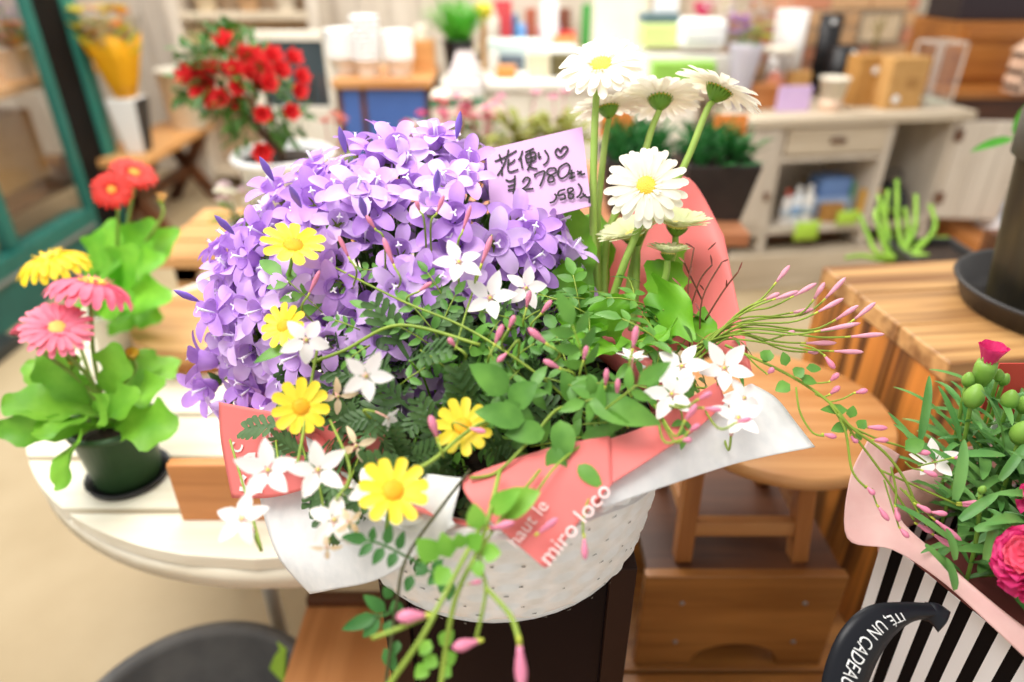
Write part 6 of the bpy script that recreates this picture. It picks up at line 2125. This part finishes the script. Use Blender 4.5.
cp = empty('carnation_plant', (cen.x, cen.y, BT - 0.03), 'pink carnation plant with round green buds in the striped carrier', 'plant')
CLEAF = mat('carnation leaves', '#6e9f52', 0.45, '#4b8440', 25, trans=0.2)
CBUD = mat('carnation bud green', '#86b048', 0.45, '#6c9a3a', 30, trans=0.1)
CPINK = mat('carnation pink', '#e83f86', 0.5, '#d62a70', 40, trans=0.3)
CRED = mat('carnation coral', '#ee5a78', 0.5, '#e84a6c', 40, trans=0.3)
mb = MB()
for i in range(340):
    base = cen + Vector((rnd(-.062, .062), rnd(-.062, .062), rnd(BT, BT + 0.11)))
    d = rdir() + Vector((0, 0, .9))
    d.z = max(d.z, 0.3)
    mb.blade(base, d, Vector((0, 0, 1)) + rdir() * .4, rnd(0.05, 0.09), rnd(0.014, 0.020), lance, rnd(0.2, 1.2), 0.25, 7)
for (u, v, u2, v2, d, w) in [(955, 590, 952, 560, .545, .014), (955, 560, 952, 530, .54, .013), (950, 540, 905, 500, .56, .012), (960, 520, 1000, 490, .56, .014), (955, 500, 970, 440, .56, .016), (945, 470, 905, 420, .60, .013), (960, 455, 1010, 450, .58, .013), (930, 470, 900, 410, .62, .013), (975, 530, 1010, 520, .54, .013), (920, 440, 935, 375, .64, .014), (960, 440, 948, 385, .62, .012), (1000, 480, 1030, 440, .58, .013), (925, 545, 960, 575, .55, .012), (975, 480, 940, 445, .585, .013), (985, 560, 1000, 515, .54, .014)]:
    a, b = P(u, v, d), P(u2, v2, d - .005)
    mb.blade(a, b - a, TOCAM + CAM_UP, (b - a).length, w, lance, .4, .25, 8)
mb.build('foliage', CLEAF, cp, cp.location)
sm = MB()
lvs = MB()
for (u, v, s, d) in [(968, 380, 8, .615), (999, 376, 7, .62), (974, 397, 13, .60), (1010, 400, 11, .605), (1024, 405, 10, .61), (1022, 433, 14, .585), (982, 490, 5, .56), (1004, 380, 7, .63), (1040, 470, 12, .58)]:
    c = P(u, v, d)
    r = s * .74 * d / FPX
    o = MB().lathe([(0, -1.25 * r), (0.5 * r, -1.15 * r), (0.9 * r, -.6 * r), (1.0 * r, 0), (0.88 * r, .5 * r), (.62 * r, 1.0 * r), (.3 * r, 1.4 * r), (0, 1.5 * r)], 16).build('bud', CBUD, cp)
    o.location = c - cp.location
    o.rotation_euler = (rnd(-.2, .2), rnd(-.2, .2), 0)
    root = Vector((c.x + (cen.x - c.x) * .3, c.y + .01, BT - .02))
    sm.tube(curve([c - Vector((0, 0, r)), c.lerp(root, .5) + Vector((.003, 0, 0)), root], 5), 0.0019, 6)
    for f in (.12, .3, .5, .68, .85):
        a = rnd(0, 2 * PI)
        q = (c - Vector((0, 0, r))).lerp(root, f)
        for sg in (0, PI):
            lvs.blade(q, (math.cos(a + sg), math.sin(a + sg), rnd(.5, 1.3)), (0, 0, 1), rnd(.035, .07), rnd(.009, .013), lance, rnd(.4, 1.3), .25, 7)
lvs.build('stem_leaves', CLEAF, cp, cp.location)
# half open bud
c = P(988, 362, .610)
o = MB().lathe([(0, -.016), (.006, -.015), (.0085, -.006), (.009, .002), (.008, .008), (0, .009)], 16).build('calyx', CBUD, cp)
o.location = c - cp.location + Vector((0, 0, -0.008))
pm = MB()
for j in range(12):
    a = 2 * PI * j / 12
    rr = .006 if j % 2 else .004
    pm.blade((math.cos(a) * rr * .8, math.sin(a) * rr * .8, -.004), (math.cos(a) * .18, math.sin(a) * .18, 1), (math.cos(a), math.sin(a), 0), .022, .012, spoon, -.35, -.5, 6)
o = pm.build('opening_bloom', CPINK, cp)
o.location = c - cp.location
root = Vector((c.x + .01, c.y + .01, BT - .02))
sm.tube(curve([c + Vector((0, 0, -.018)), c.lerp(root, .5), root], 5), 0.002, 6)
# open carnations
for (u, v, d, R, n) in [(1036, 562, .515, .032, facing(-.35, .25, .9, 1022, 562)), (1062, 500, .54, .030, facing(0, .7, .7, 1062, 500))]:
    c = P(u, v, d)
    pm = MB()
    for layer in range(4):
        k = 11 - layer
        for j in range(k):
            a = 2 * PI * (j + .5 * (layer % 2)) / k + rnd(-.1, .1)
            pm.blade((0, 0, .002 * layer - .004), (math.cos(a), math.sin(a), .1 + .42 * layer), (0, 0, 1), R * (1 - .1 * layer), R * .75, spoon, .3 - .1 * layer, .2, 7, 0 if layer < 3 else 1, wave=.8)
    o = pm.build('bloom', [CPINK, CRED], cp)
    o.location = c - cp.location
    o.rotation_mode = 'QUATERNION'
    o.rotation_quaternion = aim(n)
    o2 = MB().lathe([(0, -.03), (.006, -.028), (.009, -.014), (.0085, 0), (0, 0.001)], 14).build('calyx', CBUD, o)
    root = Vector((c.x + .05, c.y + .09, BT - .02))
    sm.tube(curve([c - n * .028, c - n * .045 + Vector((0.01, 0.01, 0)), root], 5), 0.002, 6)
sm.build('stems', CBUD, cp, cp.location)
# red label standing behind the buds
q = P(1012, 388, .66)
t = empty('red_label', (q.x, q.y, q.z - .03), 'plain red plant label standing among the carnation buds', 'label')
MB().box(-.022, -.0006, 0, .022, .0006, .058).build('label_face', mat('label red', '#c9483f', 0.4, '#c0423a', 8), t, smooth=False)
MB().box(-.003, .0006, -.12, .003, .0014, .03).build('stake', WHITE, t, smooth=False)

# black ribbon with white letters
rib = empty('black_ribbon', tuple(P(925, 610, .565)), 'black satin ribbon with white lettering looped on the striped carrier', 'ribbon')
outer = [(936, 604, .565), (905, 602, .562), (868, 606, .555), (842, 628, .548), (826, 662, .545), (817, 705, .545)]
inner = [(932, 618, .566), (912, 622, .563), (894, 636, .556), (878, 660, .550), (866, 690, .547), (858, 720, .546)]
oc, ic = curve([P(*q) for q in outer], 10), curve([P(*q) for q in inner], 10)
rows = [[oc[i].lerp(ic[i], k / 6) + TOCAM * 0.006 * math.sin(PI * k / 6) for k in range(7)] for i in range(len(oc))]
MB().grid(rows).build('ribbon_loop', mat('black satin', '#0e1017', 0.38, '#13161e', 6, spec=0.3), rib, rib.location, solid=0.0005)
kn = MB()
kn.grid(patch([[(925, 602, .566), (938, 604, .564), (950, 612, .562)], [(922, 612, .566), (936, 613, .560), (946, 622, .560)], [(922, 620, .567), (930, 622, .565), (938, 632, .563)]], 4))
kn.build('knot', MATS['black satin'], rib, rib.location, solid=0.002)
vs, fs = text_mesh('ITÉ, UN CADEAU À', 1.0)
L_ = sum((((oc[i] + ic[i]) / 2) - ((oc[i + 1] + ic[i + 1]) / 2)).length for i in range(len(oc) - 1))
xmax = max(p.x for p in vs)
W_ = 0.042


def on_ribbon(s, t):
    n = len(oc) - 1
    f = max(0, min(0.9999, s)) * n
    i = int(f)
    o_ = oc[i].lerp(oc[i + 1], f - i)
    i_ = ic[i].lerp(ic[i + 1], f - i)
    return o_.lerp(i_, t) + TOCAM * (0.006 * math.sin(PI * t) + 0.0012)


out = [on_ribbon(0.26 + p.x / xmax * 0.66, 0.32 + p.y * 0.46) for p in vs]
MB().add(out, fs).build('white_lettering', WHITE, rib, rib.location, smooth=False)

# ---------------------------------------------------------------- potted gerberas on the white table
random.seed(111)


def potted_gerbera(label, x, y, pot_m, saucer_m, rp, hp, fl_list, leaf_list, leaf_m, group=None):
    t = empty('potted_gerbera', (x, y, WT), label, 'plant')
    sau = MB().lathe([(0, 0), (rp * 1.0, 0), (rp * 1.08, .010), (rp * 1.04, .011), (rp * .98, .003), (0, .003)], 36)
    sau.build('saucer', saucer_m, t)
    MB().lathe([(r, z + .003) for r, z in pot_profile(rp * .84, rp, hp, .003)], 40).build('pot', pot_m, t)
    MB().lathe([(0, hp - .008), (rp - .005, hp - .008), (rp - .005, hp - .014), (0, hp - .014)], 24).build('soil', SOIL, t)
    for (u, v, d, R, n, pm, dm, kind) in fl_list:
        c = P(u, v, d)
        if kind in ('bloom', 'dome'):
            h = daisy_mesh('flower_head', R, 21, R * .20, 2, pm, dm, SEP, R * .26, strap, .12 if kind == 'bloom' else .05, inner=True, bend=.45 if kind == 'bloom' else 1.25)
        else:
            h = daisy_mesh('closed_bud', R, 14, R * .3, 2, pm, dm, SEP, R * .34, strap, 1.6, bend=-.3)
        h.parent = t
        h.location = c - t.location
        h.rotation_mode = 'QUATERNION'
        h.rotation_quaternion = aim(n, rnd(0, 6))
        root = Vector((x + rnd(-.012, .012), y + rnd(-.012, .012), WT + hp - .01))
        e = c - n * R * .25
        MB().tube(curve([e, e - n * .012 + Vector((0, 0, -.012)), e.lerp(root, .5) + Vector((rnd(-.008, .008), 0, .0)), root], 7), .0027, 9).build('stem', mat('olive stem', '#8ba24a', 0.5, '#76903c', 30), t, t.location)
    for (u, v, d, w, bend, up) in leaf_list:
        root = Vector((x + rnd(-.015, .015), y + rnd(-.012, .012), WT + hp - .008))
        e = P(u, v, d)
        leaf_of(root, e, up, w, lobed, bend, .2, leaf_m, t, t.location, seg=18, wave=.25)
    return t


PK = mat('pink gerbera petals', '#f68ca2', 0.5, '#f07a92', 50, trans=0.25)
PKD = mat('rose gerbera petals', '#f07c96', 0.5, '#e66684', 50, trans=0.25)
YG = mat('yellow gerbera petals', '#f8da2a', 0.5, '#f2cc18', 50, trans=0.25)
RG = mat('red gerbera petals', '#e03524', 0.5, '#cf2719', 50, trans=0.25)
OB = mat('ochre bud', '#c9a83a', 0.5, '#b5922c', 40)
GPOT = mat('dark green plastic', '#33512f', 0.42, '#2c4729', 12)
LF1 = mat('potted gerbera leaf', '#86c23f', 0.42, '#63a32c', 22, trans=0.3)
LF2 = mat('light gerbera leaf', '#86cc3e', 0.42, '#68b430', 22, trans=0.3)
q = PZ(130, 476, WT)
potted_gerbera('pink and yellow gerbera in a dark green pot at the front of the white table', q.x, q.y, GPOT, BLACK, 0.052, 0.098,
               [(57, 328, .83, .042, facing(-.05, .55, .8, 57, 328), PK, mat('pale centre', '#e8c66e', .6, '#dcb454', 50), 'bloom'),
                (92, 284, .87, .062, facing(.15, .97, .12, 92, 287), PKD, YDISC, 'dome'),
                (50, 258, .92, .056, facing(-.35, .9, .18, 50, 263), YG, YDISC, 'dome'),
                (24, 334, .84, .016, facing(-.75, .55, .1, 24, 334), PKD, PKD, 'bud'),
                (132, 357, .88, .016, facing(0, .5, .85, 132, 357), OB, OB, 'bud'),
                (72, 362, .88, .013, facing(0, .6, .8, 72, 362), mat('olive bud', '#8f8a3c', .5, '#7d7a32', 40), OB, 'bud')],
               [(2, 408, .84, .075, .9, (0, -.3, 1)), (66, 488, .80, .060, 1.2, (-.4, -.7, .6)), (40, 440, .82, .055, 1.0, (0, -.5, 1)), (62, 395, .82, .060, .8, (0, -.4, 1)), (178, 430, .86, .070, 1.3, (.3, -.6, .7)),
                (165, 385, .88, .055, .8, (.2, -.4, 1)), (120, 345, .86, .055, .5, (0, -.8, .6)), (150, 350, .96, .055, .6, (0, -.6, .8)), (178, 360, .98, .055, .7, (0, -.4, 1)), (60, 380, .90, .060, .8, (0, -.4, 1)),
                (110, 400, .80, .045, .8, (0, -.8, .6)), (95, 435, .80, .045, 1.1, (-.2, -.8, .5)), (25, 365, .92, .045, .7, (0, -.4, 1)), (140, 395, .85, .05, .9, (.2, -.6, .8))], LF1)
q = PZ(124, 345, WT)
potted_gerbera('red gerbera in a pale pot behind the pink gerbera on the white table', q.x, q.y, CREAM, OFFW, 0.048, 0.08,
               [(112, 190, 1.12, .034, facing(-.25, .3, .9, 112, 190), RG, mat('yellow red centre', '#e8a23c', .6, '#dc8f2c', 50), 'bloom'),
                (134, 173, 1.16, .040, facing(.15, .75, .6, 134, 173), RG, MATS['yellow red centre'], 'bloom'),
                (161, 201, 1.14, .016, facing(.1, .95, .2, 161, 201), mat('tan faded petals', '#dcae6a', .6, '#cc9a56', 40), OB, 'bud')],
               [(105, 235, 1.14, .070, .8, (0, -.6, .8)), (155, 222, 1.18, .070, .7, (0, -.7, .7)), (180, 232, 1.22, .070, .8, (0, -.5, .8)), (120, 265, 1.10, .075, 1.0, (0, -.6, .8)), (165, 262, 1.14, .075, 1.0, (0, -.5, .8)),
                (172, 300, 1.10, .070, 1.2, (.2, -.6, .7)), (95, 300, 1.08, .060, 1.1, (-.2, -.6, .7)), (140, 250, 1.08, .075, .9, (0, -.8, .5)), (135, 300, 1.06, .065, 1.2, (0, -.8, .5)), (115, 220, 1.22, .06, .6, (0, -.6, .8)), (130, 330, 1.20, .060, .5, (0, -.5, 1)), (160, 322, 1.22, .055, .5, (0, -.5, 1))], LF2)
